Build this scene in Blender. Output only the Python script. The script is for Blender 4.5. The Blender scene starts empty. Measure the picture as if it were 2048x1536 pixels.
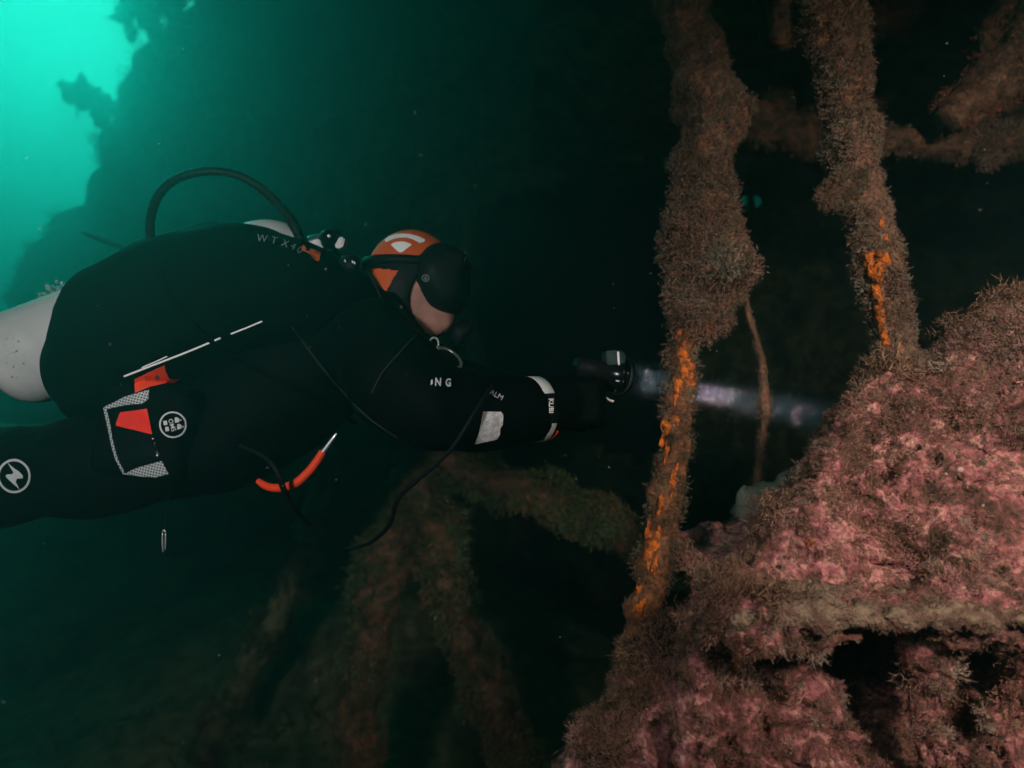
import bpy, bmesh, math, random
import numpy as np
from mathutils import Vector, Matrix
from mathutils.bvhtree import BVHTree
from mathutils.geometry import delaunay_2d_cdt

random.seed(7)
RNG = np.random.default_rng(11)
scene = bpy.context.scene
COL = scene.collection

# ------------------------------------------------------------------ camera
F = 1300.0                      # focal length in pixels of the 2048 px wide photograph
CZ = 1.8                        # camera height above the sea bed datum
cam_d = bpy.data.cameras.new('camera')
cam_d.sensor_width = 36.0
cam_d.lens = F / 2048 * 36.0
cam_d.clip_start = 0.02
cam_d.clip_end = 500
cam_d.dof.use_dof = True
cam_d.dof.focus_distance = 1.16
cam_d.dof.aperture_fstop = 2.2
cam = bpy.data.objects.new('camera', cam_d)
cam.location = (0, 0, CZ)
cam.rotation_euler = (math.radians(90), 0, 0)
COL.objects.link(cam)
scene.camera = cam

# ------------------------------------------------------------------ daylight filtered by the sea
SUN_AZ, SUN_EL = math.radians(-33.5), math.radians(29)
SUN = Vector((math.sin(SUN_AZ) * math.cos(SUN_EL), math.cos(SUN_AZ) * math.cos(SUN_EL), math.sin(SUN_EL)))
world = bpy.data.worlds.new('World')
scene.world = world
world.use_nodes = True
wn = world.node_tree
bg = wn.nodes['Background']
sky = wn.nodes.new('ShaderNodeTexSky')
sky.sky_type = 'NISHITA'
sky.sun_disc = False
sky.sun_elevation = math.asin(SUN.z)
sky.sun_rotation = math.atan2(SUN.x, SUN.y)
mul = wn.nodes.new('ShaderNodeMix')
mul.data_type = 'RGBA'
mul.blend_type = 'MULTIPLY'
mul.inputs[0].default_value = 1.0
mul.inputs[7].default_value = (0.10, 0.56, 0.30, 1)      # the water column above filters the sky to teal
wn.links.new(sky.outputs[0], mul.inputs[6])
wn.links.new(mul.outputs[2], bg.inputs[0])
bg.inputs[1].default_value = 0.05

sun_d = bpy.data.lights.new('sun', 'SUN')
sun_d.energy = 5.0
sun_d.color = (0.015, 1.0, 0.74)
sun_d.angle = math.radians(12)
sun = bpy.data.objects.new('sun', sun_d)
sun.rotation_euler = SUN.to_track_quat('Z', 'Y').to_euler()
sun.location = (-6, 6, 12)
COL.objects.link(sun)


def strobe(loc, target, watts, col, size=0.07, angle=102):
    d = bpy.data.lights.new('camera_strobe', 'SPOT')
    d.energy = watts
    d.color = col
    d.shadow_soft_size = size
    d.spot_size = math.radians(angle)
    d.spot_blend = 0.9
    o = bpy.data.objects.new('camera_strobe', d)
    o.location = loc
    o.rotation_euler = (Vector(loc) - Vector(target)).to_track_quat('Z', 'Y').to_euler()
    COL.objects.link(o)


# the photographer's two flash heads, on arms either side of the housing
strobe((0.80, 0.00, CZ + 0.40), (1.02, 1.2, CZ - 0.12), 96, (1.0, 0.82, 0.69))
strobe((-0.60, -0.05, CZ + 0.25), (-0.55, 1.5, CZ - 0.15), 50, (1.0, 0.93, 0.91))

vs = scene.view_settings
vs.view_transform = 'Standard'
vs.look = 'None'
vs.exposure = 0.25
vs.gamma = 1.0
vs.use_curve_mapping = False
scene.cycles.use_denoising = True
scene.cycles.volume_bounces = 0
scene.cycles.use_adaptive_sampling = True
scene.cycles.adaptive_threshold = 0.03
scene.cycles.max_bounces = 6
scene.cycles.diffuse_bounces = 2
scene.cycles.glossy_bounces = 2
scene.cycles.transparent_max_bounces = 6
scene.cycles.sample_clamp_indirect = 3.0


# ------------------------------------------------------------------ helpers
def P(px, py, Y):
    """world point at photograph pixel (px, py), Y metres in front of the camera"""
    return np.array([(px - 1024) / F * Y, Y, CZ - (py - 768) / F * Y])


def M(r_px, Y):
    return r_px / F * Y


def tag(o, label=None, cat=None, group=None, kind=None):
    for k, v in (('label', label), ('category', cat), ('group', group), ('kind', kind)):
        if v:
            o[k] = v
    return o


def empty(name, loc=(0, 0, 0)):
    o = bpy.data.objects.new(name, None)
    o.location = loc
    o.empty_display_size = 0.05
    COL.objects.link(o)
    return o


def link(name, me, mat=None, parent=None, smooth=True):
    if mat is not None:
        for m in (mat if isinstance(mat, (list, tuple)) else [mat]):
            me.materials.append(m)
    if smooth and len(me.polygons):
        me.polygons.foreach_set('use_smooth', np.ones(len(me.polygons), dtype=bool))
    o = bpy.data.objects.new(name, me)
    COL.objects.link(o)
    if parent is not None:
        o.parent = parent
        if parent.type == 'EMPTY':
            o.matrix_parent_inverse = Matrix.Translation(parent.location).inverted()
    return o


def mesh_np(name, V, Fc):
    """V (n,3); Fc (m,3) or (m,4)"""
    me = bpy.data.meshes.new(name)
    V = np.asarray(V, dtype=np.float32)
    Fc = np.asarray(Fc, dtype=np.int32)
    k = Fc.shape[1]
    me.vertices.add(len(V))
    me.vertices.foreach_set('co', V.ravel())
    me.loops.add(Fc.size)
    me.loops.foreach_set('vertex_index', Fc.ravel())
    me.polygons.add(len(Fc))
    me.polygons.foreach_set('loop_start', np.arange(0, Fc.size, k, dtype=np.int32))
    me.update(calc_edges=True)
    me.validate()
    return me


# ---- noise
_perm = np.random.default_rng(3).random((64, 64, 64)).astype(np.float32)


def vnoise(p):
    i = np.floor(p).astype(np.int64)
    f = (p - i).astype(np.float32)
    f = f * f * (3 - 2 * f)
    i0 = i & 63
    i1 = (i + 1) & 63
    x0, y0, z0 = i0[..., 0], i0[..., 1], i0[..., 2]
    x1, y1, z1 = i1[..., 0], i1[..., 1], i1[..., 2]
    fx, fy, fz = f[..., 0], f[..., 1], f[..., 2]
    a = _perm[x0, y0, z0] * (1 - fx) + _perm[x1, y0, z0] * fx
    b = _perm[x0, y1, z0] * (1 - fx) + _perm[x1, y1, z0] * fx
    c = _perm[x0, y0, z1] * (1 - fx) + _perm[x1, y0, z1] * fx
    d = _perm[x0, y1, z1] * (1 - fx) + _perm[x1, y1, z1] * fx
    a = a * (1 - fy) + b * fy
    c = c * (1 - fy) + d * fy
    return (a * (1 - fz) + c * fz) * 2 - 1


def fbm(p, scale, octaves=4, gain=0.5, seed=0.0):
    out = 0
    amp = 1.0
    p = np.asarray(p) * scale + seed
    for _ in range(octaves):
        out = out + amp * vnoise(p)
        p = p * 2.03 + 7.1
        amp *= gain
    return out


# ---- signed distance fields and surface nets
def smin(a, b, k):
    h = np.clip(0.5 + 0.5 * (b - a) / k, 0, 1)
    return b + (a - b) * h - k * h * (1 - h)


def sd_cone(p, a, b, ra, rb):
    a = np.asarray(a, np.float32)
    b = np.asarray(b, np.float32)
    ab = b - a
    t = np.clip(((p - a) @ ab) / max(float(ab @ ab), 1e-9), 0, 1)
    q = p - a - t[..., None] * ab
    return np.sqrt((q * q).sum(-1)) - (ra + (rb - ra) * t)


def sd_ell(p, c, r, rot=0.0):
    """ellipsoid, rotated by rot about the Y axis (clockwise seen from the camera)"""
    q = p - np.asarray(c, np.float32)
    cs, sn = math.cos(rot), math.sin(rot)
    x = q[..., 0] * cs - q[..., 2] * sn
    z = q[..., 0] * sn + q[..., 2] * cs
    k = np.sqrt((x / r[0]) ** 2 + (q[..., 1] / r[1]) ** 2 + (z / r[2]) ** 2)
    return (k - 1) * min(r)


def sd_box(p, c, half, rnd=0.0, rot=0.0):
    q = p - np.asarray(c, np.float32)
    cs, sn = math.cos(rot), math.sin(rot)
    x = q[..., 0] * cs - q[..., 2] * sn
    z = q[..., 0] * sn + q[..., 2] * cs
    d = np.abs(np.stack([x, q[..., 1], z], -1)) - (np.asarray(half) - rnd)
    return np.sqrt((np.maximum(d, 0) ** 2).sum(-1)) + np.minimum(d.max(-1), 0) - rnd


def sd_poly(xy, poly):
    """2D polygon distance, xy (...,2)"""
    d = np.full(xy.shape[:-1], 1e9)
    inside = np.zeros(xy.shape[:-1], bool)
    n = len(poly)
    for i in range(n):
        a = np.array(poly[i], float)
        b = np.array(poly[(i + 1) % n], float)
        e = b - a
        w = xy - a
        t = np.clip((w @ e) / max(e @ e, 1e-12), 0, 1)
        q = w - t[..., None] * e
        d = np.minimum(d, (q * q).sum(-1))
        c = ((a[1] <= xy[..., 1]) & (b[1] > xy[..., 1])) | ((b[1] <= xy[..., 1]) & (a[1] > xy[..., 1]))
        xs = a[0] + (xy[..., 1] - a[1]) * e[0] / (e[1] if abs(e[1]) > 1e-12 else 1e-12)
        inside ^= c & (xy[..., 0] < xs)
    d = np.sqrt(d)
    return np.where(inside, -d, d)


def grid(lo, hi, h):
    lo = np.asarray(lo, float)
    n = [int(math.ceil((b - a) / h)) + 1 for a, b in zip(lo, hi)]
    ax = [lo[i] + h * np.arange(n[i]) for i in range(3)]
    return np.stack(np.meshgrid(*ax, indexing='ij'), -1).astype(np.float32), lo


def surface_nets(f, lo, h):
    s = f < 0
    nx, ny, nz = f.shape
    cs = np.zeros((nx - 1, ny - 1, nz - 1), np.int8)
    for a in (0, 1):
        for b in (0, 1):
            for c in (0, 1):
                cs += s[a:nx - 1 + a, b:ny - 1 + b, c:nz - 1 + c]
    mask = (cs > 0) & (cs < 8)
    I = np.argwhere(mask)
    idx = np.full(mask.shape, -1, np.int64)
    idx[mask] = np.arange(len(I))
    acc = np.zeros((len(I), 3))
    cnt = np.zeros(len(I))
    corners = [(a, b, c) for a in (0, 1) for b in (0, 1) for c in (0, 1)]
    for ci in corners:
        for axis in range(3):
            if ci[axis]:
                continue
            cj = list(ci)
            cj[axis] = 1
            A = I + ci
            B = I + cj
            fa = f[A[:, 0], A[:, 1], A[:, 2]]
            fb = f[B[:, 0], B[:, 1], B[:, 2]]
            cr = (fa < 0) != (fb < 0)
            t = np.where(cr, fa / np.where(cr, fa - fb, 1), 0)
            pt = np.array(ci, float) + t[:, None] * (np.array(cj) - np.array(ci))
            acc[cr] += pt[cr]
            cnt[cr] += 1
    V = lo + (I + acc / cnt[:, None]) * h
    Q = []
    for axis in range(3):
        u, v = [(1, 2), (2, 0), (0, 1)][axis]
        sl0 = [slice(None)] * 3
        sl1 = [slice(None)] * 3
        sl0[axis] = slice(0, -1)
        sl1[axis] = slice(1, None)
        s0, s1 = s[tuple(sl0)], s[tuple(sl1)]
        E = np.argwhere(s0 != s1)
        ok = (E[:, u] > 0) & (E[:, v] > 0) & (E[:, u] < f.shape[u] - 1) & (E[:, v] < f.shape[v] - 1)
        E = E[ok]
        flip = s1[E[:, 0], E[:, 1], E[:, 2]]
        q = []
        for du, dv in ((-1, -1), (0, -1), (0, 0), (-1, 0)):
            C = E.copy()
            C[:, u] += du
            C[:, v] += dv
            q.append(idx[C[:, 0], C[:, 1], C[:, 2]])
        q = np.stack(q, 1)
        q[flip] = q[flip][:, ::-1]
        Q.append(q)
    Q = np.concatenate(Q)
    return V, Q[(Q >= 0).all(1)]


def bvh_of(V, Fc):
    return BVHTree.FromPolygons([tuple(v) for v in V], [tuple(int(i) for i in q) for q in Fc])


# ---- tubes
def spline(pts, n):
    """Catmull-Rom through rows of pts (any width)"""
    p = np.asarray(pts, float)
    p = np.vstack([2 * p[0] - p[1], p, 2 * p[-1] - p[-2]])
    out = []
    m = len(p) - 3
    for t in np.linspace(0, m - 1e-6, n):
        i = int(t)
        u = t - i
        a, b, c, d = p[i:i + 4]
        out.append(0.5 * (2 * b + (c - a) * u + (2 * a - 5 * b + 4 * c - d) * u * u + (3 * b - a - 3 * c + d) * u ** 3))
    return np.array(out)


def tube(rows, n=40, seg=12, rough=0.0, rscale=20.0, seed=0.0, cap=True):
    """rows of (x, y, z, radius); returns V, quads"""
    R = spline(rows, n)
    C, r = R[:, :3], R[:, 3]
    T = np.gradient(C, axis=0)
    T /= np.linalg.norm(T, axis=1)[:, None] + 1e-9
    ref = np.array([0, 1.0, 0.01])
    U = np.cross(T, ref)
    U /= np.linalg.norm(U, axis=1)[:, None] + 1e-9
    W = np.cross(T, U)
    a = np.linspace(0, 2 * np.pi, seg, endpoint=False)
    D = np.cos(a)[None, :, None] * U[:, None, :] + np.sin(a)[None, :, None] * W[:, None, :]
    V = C[:, None, :] + D * r[:, None, None]
    if rough:
        V = V + D * (r[:, None] * rough * fbm(V, rscale, 4, 0.55, seed))[..., None]
    V = V.reshape(-1, 3)
    i = np.arange(n - 1)[:, None] * seg
    j = np.arange(seg)[None, :]
    k = (j + 1) % seg
    Q = np.stack([i + j, i + k, i + seg + k, i + seg + j], -1).reshape(-1, 4)
    if cap:
        c0, c1 = len(V), len(V) + 1
        V = np.vstack([V, C[0], C[-1]])
        jj = np.arange(seg)
        kk = (jj + 1) % seg
        Q = np.vstack([Q, np.stack([np.full(seg, c0), kk, jj, jj], 1)[:, [0, 1, 2, 2]],
                       np.stack([np.full(seg, c1), (n - 1) * seg + jj, (n - 1) * seg + kk, (n - 1) * seg + kk], 1)])
    return V, Q


def mesh_mixed(name, V, Q):
    """quads where the last index may repeat (a triangle)"""
    me = bpy.data.meshes.new(name)
    fs = [tuple(int(i) for i in q) if q[2] != q[3] else tuple(int(i) for i in q[:3]) for q in Q]
    me.from_pydata([tuple(map(float, v)) for v in V], [], fs)
    me.update()
    return me


def px_rows(pts, Y=None):
    """(px, py, r_px) or (px, py, r_px, Y) -> rows (x, y, z, r)"""
    out = []
    for q in pts:
        y = q[3] if len(q) > 3 else Y
        out.append([*P(q[0], q[1], y), M(q[2], y)])
    return out


def hose(name, pts, mat, parent=None, Y=None, n=60, seg=10):
    V, Q = tube(px_rows(pts, Y), n, seg)
    return link(name, mesh_mixed(name, V, Q), mat, parent)


# ---- thin prints and patches laid on a surface
def ray_px(bvh, px, py):
    d = Vector(((px - 1024) / F, 1, -(py - 768) / F)).normalized()
    loc, nor, _, _ = bvh.ray_cast(Vector((0, 0, CZ)), d)
    return loc, nor, d


def lay(name, bm, bvh, off, mat, parent, rough=0.0, thick=0.0):
    """bm holds flat pixel coordinates; every vertex is dropped on to the surface"""
    pts = [v.co.copy() for v in bm.verts]
    last = None
    res = []
    for c in pts:
        loc, nor, d = ray_px(bvh, c.x, c.y)
        if loc is not None:
            last = loc.y
        res.append((loc, nor, d, c))
    if last is None:
        last = 1.3
    ys = sorted(r[0].y for r in res if r[0] is not None)
    med = ys[len(ys) // 2] if ys else last
    edge = {v.index for v in bm.verts if v.is_boundary} if thick else set()
    for i, (v, (loc, nor, d, c)) in enumerate(zip(bm.verts, res)):
        if loc is None or abs(loc.y - med) > 0.22:
            q = P(c.x, c.y, med)
            v.co = q
            continue
        if nor.dot(d) > 0:
            nor = -nor
        o = off
        if thick:
            w = 0.15 if i in edge else 1.0
            o = off + thick * w * (0.65 + 0.6 * float(vnoise(np.array([[loc.x * 90, loc.y * 90, loc.z * 90]]))[0]))
        v.co = loc + nor * o
    bm.normal_update()
    me = bpy.data.meshes.new(name)
    bm.to_mesh(me)
    bm.free()
    return link(name, me, mat, parent, smooth=bool(thick))


def poly_bm(polys, step=7.0):
    """filled outlines, cut into small triangles so that they can follow a curved surface"""
    bm = bmesh.new()
    for poly in polys:
        pts = []
        n_ = len(poly)
        for i_ in range(n_):
            a, b = np.array(poly[i_], float), np.array(poly[(i_ + 1) % n_], float)
            m_ = max(1, int(np.linalg.norm(b - a) / step))
            pts += [a + (b - a) * k_ / m_ for k_ in range(m_)]
        pts = np.array(pts)
        nb = len(pts)
        lo_, hi_ = pts.min(0), pts.max(0)
        gx_, gy_ = np.meshgrid(np.arange(lo_[0], hi_[0], step) + step * 0.37, np.arange(lo_[1], hi_[1], step) + step * 0.41)
        g_ = np.c_[gx_.ravel(), gy_.ravel()]
        if len(g_):
            g_ = g_[sd_poly(g_, poly) < -step * 0.35]
        allp = [Vector((float(x), float(y))) for x, y in np.vstack([pts, g_])]
        vv, _, ff, _, _, _ = delaunay_2d_cdt(allp, [], [list(range(nb))], 1, 1e-5)
        bv = [bm.verts.new((v.x, v.y, 0)) for v in vv]
        for f_ in ff:
            bm.faces.new([bv[k_] for k_ in f_])
    bm.verts.index_update()
    bm.verts.ensure_lookup_table()
    return bm


def ring_bm(cx, cy, r0, r1, n=48):
    bm = bmesh.new()
    A = [bm.verts.new((cx + r0 * math.cos(t), cy + r0 * math.sin(t), 0)) for t in np.linspace(0, 2 * np.pi, n, endpoint=False)]
    B = [bm.verts.new((cx + r1 * math.cos(t), cy + r1 * math.sin(t), 0)) for t in np.linspace(0, 2 * np.pi, n, endpoint=False)]
    for i in range(n):
        j = (i + 1) % n
        bm.faces.new((A[i], A[j], B[j], B[i]))
    bm.verts.index_update()
    return bm


def text_bm(txt, cx, cy, size, ang=0.0, sx=1.0, bold=0.0):
    """letters centred on (cx, cy) in pixels, read along ang degrees clockwise"""
    cu = bpy.data.curves.new('letters', 'FONT')
    cu.body = txt
    cu.size = 1.0
    cu.offset = bold
    cu.align_x = 'CENTER'
    cu.align_y = 'CENTER'
    cu.resolution_u = 3
    ob = bpy.data.objects.new('letters', cu)
    COL.objects.link(ob)
    bpy.context.view_layer.update()
    me = bpy.data.meshes.new_from_object(ob.evaluated_get(bpy.context.evaluated_depsgraph_get()))
    bm = bmesh.new()
    bm.from_mesh(me)
    bpy.data.objects.remove(ob)
    bpy.data.curves.remove(cu)
    bpy.data.meshes.remove(me)
    a = math.radians(ang)
    for v in bm.verts:
        x, y = v.co.x * size * sx, -v.co.y * size
        v.co = (cx + x * math.cos(a) - y * math.sin(a), cy + x * math.sin(a) + y * math.cos(a), 0)
    bmesh.ops.triangulate(bm, faces=bm.faces[:])
    bm.verts.index_update()
    return bm


# ------------------------------------------------------------------ materials
def mat(name, col, rough=0.7, metal=0.0, spec=0.3, bump=0.0, bscale=60.0, var=0.0, vscale=12.0, col2=None, sheen=0.0):
    m = bpy.data.materials.new(name)
    m.use_nodes = True
    nt = m.node_tree
    b = nt.nodes['Principled BSDF']
    b.inputs['Base Color'].default_value = (*col, 1)
    b.inputs['Roughness'].default_value = rough
    b.inputs['Metallic'].default_value = metal
    b.inputs['Specular IOR Level'].default_value = spec
    if sheen:
        b.inputs['Sheen Weight'].default_value = sheen
    tc = nt.nodes.new('ShaderNodeNewGeometry')
    if var or col2:
        n = nt.nodes.new('ShaderNodeTexNoise')
        n.inputs['Scale'].default_value = vscale
        n.inputs['Detail'].default_value = 6
        r = nt.nodes.new('ShaderNodeValToRGB')
        r.color_ramp.elements[0].position = 0.38
        r.color_ramp.elements[1].position = 0.62
        c2 = col2 or tuple(c * (1 - var) for c in col)
        r.color_ramp.elements[0].color = (*c2, 1)
        r.color_ramp.elements[1].color = (*col, 1)
        nt.links.new(tc.outputs['Position'], n.inputs['Vector'])
        nt.links.new(n.outputs[0], r.inputs[0])
        nt.links.new(r.outputs[0], b.inputs['Base Color'])
    if bump:
        n = nt.nodes.new('ShaderNodeTexNoise')
        n.inputs['Scale'].default_value = bscale
        n.inputs['Detail'].default_value = 5
        bp = nt.nodes.new('ShaderNodeBump')
        bp.inputs['Strength'].default_value = bump
        bp.inputs['Distance'].default_value = 0.01
        nt.links.new(tc.outputs['Position'], n.inputs['Vector'])
        nt.links.new(n.outputs[0], bp.inputs['Height'])
        nt.links.new(bp.outputs[0], b.inputs['Normal'])
    return m


def mat_growth(name):
    """colour comes from the tint of each tuft"""
    m = bpy.data.materials.new(name)
    m.use_nodes = True
    nt = m.node_tree
    b = nt.nodes['Principled BSDF']
    a = nt.nodes.new('ShaderNodeAttribute')
    a.attribute_name = 'tint'
    nt.links.new(a.outputs['Color'], b.inputs['Base Color'])
    b.inputs['Roughness'].default_value = 0.85
    b.inputs['Specular IOR Level'].default_value = 0.15
    return m


def mat_crust(name, stops, scale=9.0, bump=0.6, fine=70.0, cream=0.10):
    """layered encrusting growth: patches of several colours, speckled"""
    m = bpy.data.materials.new(name)
    m.use_nodes = True
    nt = m.node_tree
    L = nt.links.new
    b = nt.nodes['Principled BSDF']
    b.inputs['Roughness'].default_value = 0.75
    b.inputs['Specular IOR Level'].default_value = 0.25
    g = nt.nodes.new('ShaderNodeNewGeometry')
    n1 = nt.nodes.new('ShaderNodeTexNoise')
    n1.inputs['Scale'].default_value = scale
    n1.inputs['Detail'].default_value = 8
    n1.inputs['Roughness'].default_value = 0.65
    n1.inputs['Distortion'].default_value = 0.15
    L(g.outputs['Position'], n1.inputs['Vector'])
    r = nt.nodes.new('ShaderNodeValToRGB')
    els = r.color_ramp.elements
    els[0].position, els[0].color = stops[0][0], (*stops[0][1], 1)
    els[1].position, els[1].color = stops[-1][0], (*stops[-1][1], 1)
    for p_, c_ in stops[1:-1]:
        e = els.new(p_)
        e.color = (*c_, 1)
    L(n1.outputs[0], r.inputs[0])
    n2 = nt.nodes.new('ShaderNodeTexNoise')
    n2.inputs['Scale'].default_value = fine
    n2.inputs['Detail'].default_value = 6
    L(g.outputs['Position'], n2.inputs['Vector'])
    mr = nt.nodes.new('ShaderNodeMapRange')
    mr.inputs[1].default_value = 0.3
    mr.inputs[2].default_value = 0.7
    mr.inputs[3].default_value = 0.45
    mr.inputs[4].default_value = 1.35
    L(n2.outputs[0], mr.inputs[0])
    mx = nt.nodes.new('ShaderNodeMix')
    mx.data_type = 'RGBA'
    mx.blend_type = 'MULTIPLY'
    mx.inputs[0].default_value = 1
    L(r.outputs[0], mx.inputs[6])
    L(mr.outputs[0], mx.inputs[7])
    # pale calcareous spots
    v = nt.nodes.new('ShaderNodeTexVoronoi')
    v.inputs['Scale'].default_value = 55
    L(g.outputs['Position'], v.inputs['Vector'])
    n3 = nt.nodes.new('ShaderNodeTexNoise')
    n3.inputs['Scale'].default_value = 14
    L(g.outputs['Position'], n3.inputs['Vector'])
    sb = nt.nodes.new('ShaderNodeMath')
    sb.operation = 'SUBTRACT'
    L(n3.outputs[0], sb.inputs[0])
    L(v.outputs['Distance'], sb.inputs[1])
    m2 = nt.nodes.new('ShaderNodeMapRange')
    m2.inputs[1].default_value = 0.42
    m2.inputs[2].default_value = 0.52
    m2.inputs[4].default_value = cream * 6
    L(sb.outputs[0], m2.inputs[0])
    mx2 = nt.nodes.new('ShaderNodeMix')
    mx2.data_type = 'RGBA'
    L(m2.outputs[0], mx2.inputs[0])
    L(mx.outputs[2], mx2.inputs[6])
    mx2.inputs[7].default_value = (0.55, 0.40, 0.34, 1)
    L(mx2.outputs[2], b.inputs['Base Color'])
    bp = nt.nodes.new('ShaderNodeBump')
    bp.inputs['Strength'].default_value = bump
    bp.inputs['Distance'].default_value = 0.006
    L(n2.outputs[0], bp.inputs['Height'])
    L(bp.outputs[0], b.inputs['Normal'])
    return m


def mat_mesh(name):
    """pale reflective netting: white bands with square dark openings"""
    m = bpy.data.materials.new(name)
    m.use_nodes = True
    nt = m.node_tree
    L = nt.links.new
    b = nt.nodes['Principled BSDF']
    b.inputs['Roughness'].default_value = 0.5
    g = nt.nodes.new('ShaderNodeNewGeometry')
    mp = nt.nodes.new('ShaderNodeMapping')
    mp.inputs['Rotation'].default_value = (0, math.radians(-14), 0)
    mp.inputs['Scale'].default_value = (195, 1, 195)
    L(g.outputs['Position'], mp.inputs['Vector'])
    fr = nt.nodes.new('ShaderNodeVectorMath')
    fr.operation = 'FRACTION'
    L(mp.outputs[0], fr.inputs[0])
    sp = nt.nodes.new('ShaderNodeSeparateXYZ')
    L(fr.outputs[0], sp.inputs[0])

    def hole(o):
        s = nt.nodes.new('ShaderNodeMath')
        s.operation = 'SUBTRACT'
        s.inputs[1].default_value = 0.5
        L(o, s.inputs[0])
        a = nt.nodes.new('ShaderNodeMath')
        a.operation = 'ABSOLUTE'
        L(s.outputs[0], a.inputs[0])
        return a.outputs[0]
    mxm = nt.nodes.new('ShaderNodeMath')
    mxm.operation = 'MAXIMUM'
    L(hole(sp.outputs[0]), mxm.inputs[0])
    L(hole(sp.outputs[2]), mxm.inputs[1])
    gt = nt.nodes.new('ShaderNodeMath')
    gt.operation = 'GREATER_THAN'
    gt.inputs[1].default_value = 0.30
    L(mxm.outputs[0], gt.inputs[0])
    mx = nt.nodes.new('ShaderNodeMix')
    mx.data_type = 'RGBA'
    L(gt.outputs[0], mx.inputs[0])
    mx.inputs[6].default_value = (0.01, 0.012, 0.013, 1)
    mx.inputs[7].default_value = (0.42, 0.46, 0.46, 1)
    L(mx.outputs[2], b.inputs['Base Color'])
    return m


SUIT = mat('black_suit', (0.0016, 0.0019, 0.0021), 0.6, spec=0.02, bump=0.35, bscale=38, sheen=0.0)
WINGM = mat('black_cordura', (0.0015, 0.0018, 0.002), 0.75, spec=0.02, bump=0.35, bscale=240)
RUBBER = mat('black_rubber', (0.005, 0.006, 0.007), 0.5, spec=0.07, bump=0.1, bscale=120)
GLOSS = mat('black_gloss', (0.004, 0.005, 0.006), 0.16, spec=0.22)
SKIN = mat('skin', (0.42, 0.21, 0.17), 0.55, spec=0.3, bump=0.12, bscale=220, var=0.25, vscale=40)
ORANGE = mat('orange_neoprene', (0.60, 0.095, 0.02), 0.65, bump=0.12, bscale=400, var=0.16, vscale=30)
WHITE = mat('white_print', (0.80, 0.80, 0.80), 0.5)
REFLECT = mat('reflective_grey', (0.50, 0.53, 0.53), 0.5)
DULL = mat('dull_grey_print', (0.13, 0.16, 0.16), 0.6)
RED = mat('signal_red', (0.85, 0.030, 0.022), 0.5, var=0.1, vscale=60)
REDO = mat('signal_orange', (0.85, 0.060, 0.018), 0.5, var=0.1, vscale=60)
CHROME = mat('chrome', (0.85, 0.86, 0.87), 0.30, metal=0.75)
STEEL = mat('dull_steel', (0.45, 0.46, 0.46), 0.35, metal=1.0)
TANKW = mat('white_tank_paint', (0.62, 0.61, 0.61), 0.38, spec=0.4, bump=0.06, bscale=50, var=0.14, vscale=16)
SCUFF = mat('scuff_dark', (0.05, 0.05, 0.05), 0.7)
NET = mat_mesh('reflective_netting')
SPONGE = mat('orange_sponge', (0.68, 0.16, 0.012), 0.8, bump=0.9, bscale=190, col2=(0.16, 0.055, 0.02), vscale=75)
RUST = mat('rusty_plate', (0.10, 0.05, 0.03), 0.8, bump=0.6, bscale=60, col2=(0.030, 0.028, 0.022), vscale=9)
GROW = mat_growth('fuzzy_growth')
PINK = mat_crust('pink_crust', [(0.30, (0.02, 0.010, 0.008)), (0.42, (0.09, 0.04, 0.03)), (0.47, (0.18, 0.07, 0.06)), (0.51, (0.35, 0.115, 0.125)),
                                (0.55, (0.45, 0.22, 0.185)), (0.58, (0.15, 0.065, 0.05)), (0.65, (0.31, 0.105, 0.11)), (0.74, (0.42, 0.27, 0.18))], 12.0, 1.0, 120, 0.12)
BROWN = mat_crust('brown_crust', [(0.30, (0.03, 0.022, 0.014)), (0.45, (0.10, 0.055, 0.034)), (0.55, (0.16, 0.085, 0.05)),
                                  (0.64, (0.22, 0.085, 0.04)), (0.75, (0.20, 0.14, 0.09))], 22.0, 0.9, 120, 0.05)
RUSTY = mat_crust('orange_rust_crust', [(0.30, (0.035, 0.02, 0.012)), (0.44, (0.12, 0.05, 0.022)), (0.54, (0.19, 0.07, 0.026)),
                                        (0.62, (0.13, 0.075, 0.045)), (0.75, (0.26, 0.10, 0.03))], 26.0, 0.9, 120, 0.05)
HULLM = mat_crust('overgrown_hull', [(0.30, (0.025, 0.03, 0.02)), (0.43, (0.09, 0.10, 0.055)), (0.52, (0.20, 0.20, 0.11)),
                                     (0.60, (0.07, 0.06, 0.04)), (0.76, (0.26, 0.26, 0.17))], 2.6, 0.9, 14, 0.0)
BEDM = mat_crust('sea_bed', [(0.30, (0.05, 0.06, 0.035)), (0.45, (0.13, 0.14, 0.08)), (0.55, (0.22, 0.22, 0.12)),
                             (0.65, (0.12, 0.10, 0.07)), (0.76, (0.26, 0.25, 0.17))], 1.8, 0.8, 16, 0.0)
ROCKM = mat('grey_stone', (0.25, 0.23, 0.18), 0.8, bump=0.5, bscale=90, var=0.5, vscale=30)
KELPM = mat('kelp_blade', (0.035, 0.055, 0.018), 0.5, var=0.4, vscale=8)
SNOWM = mat('marine_snow', (0.75, 0.72, 0.70), 0.9)


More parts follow.
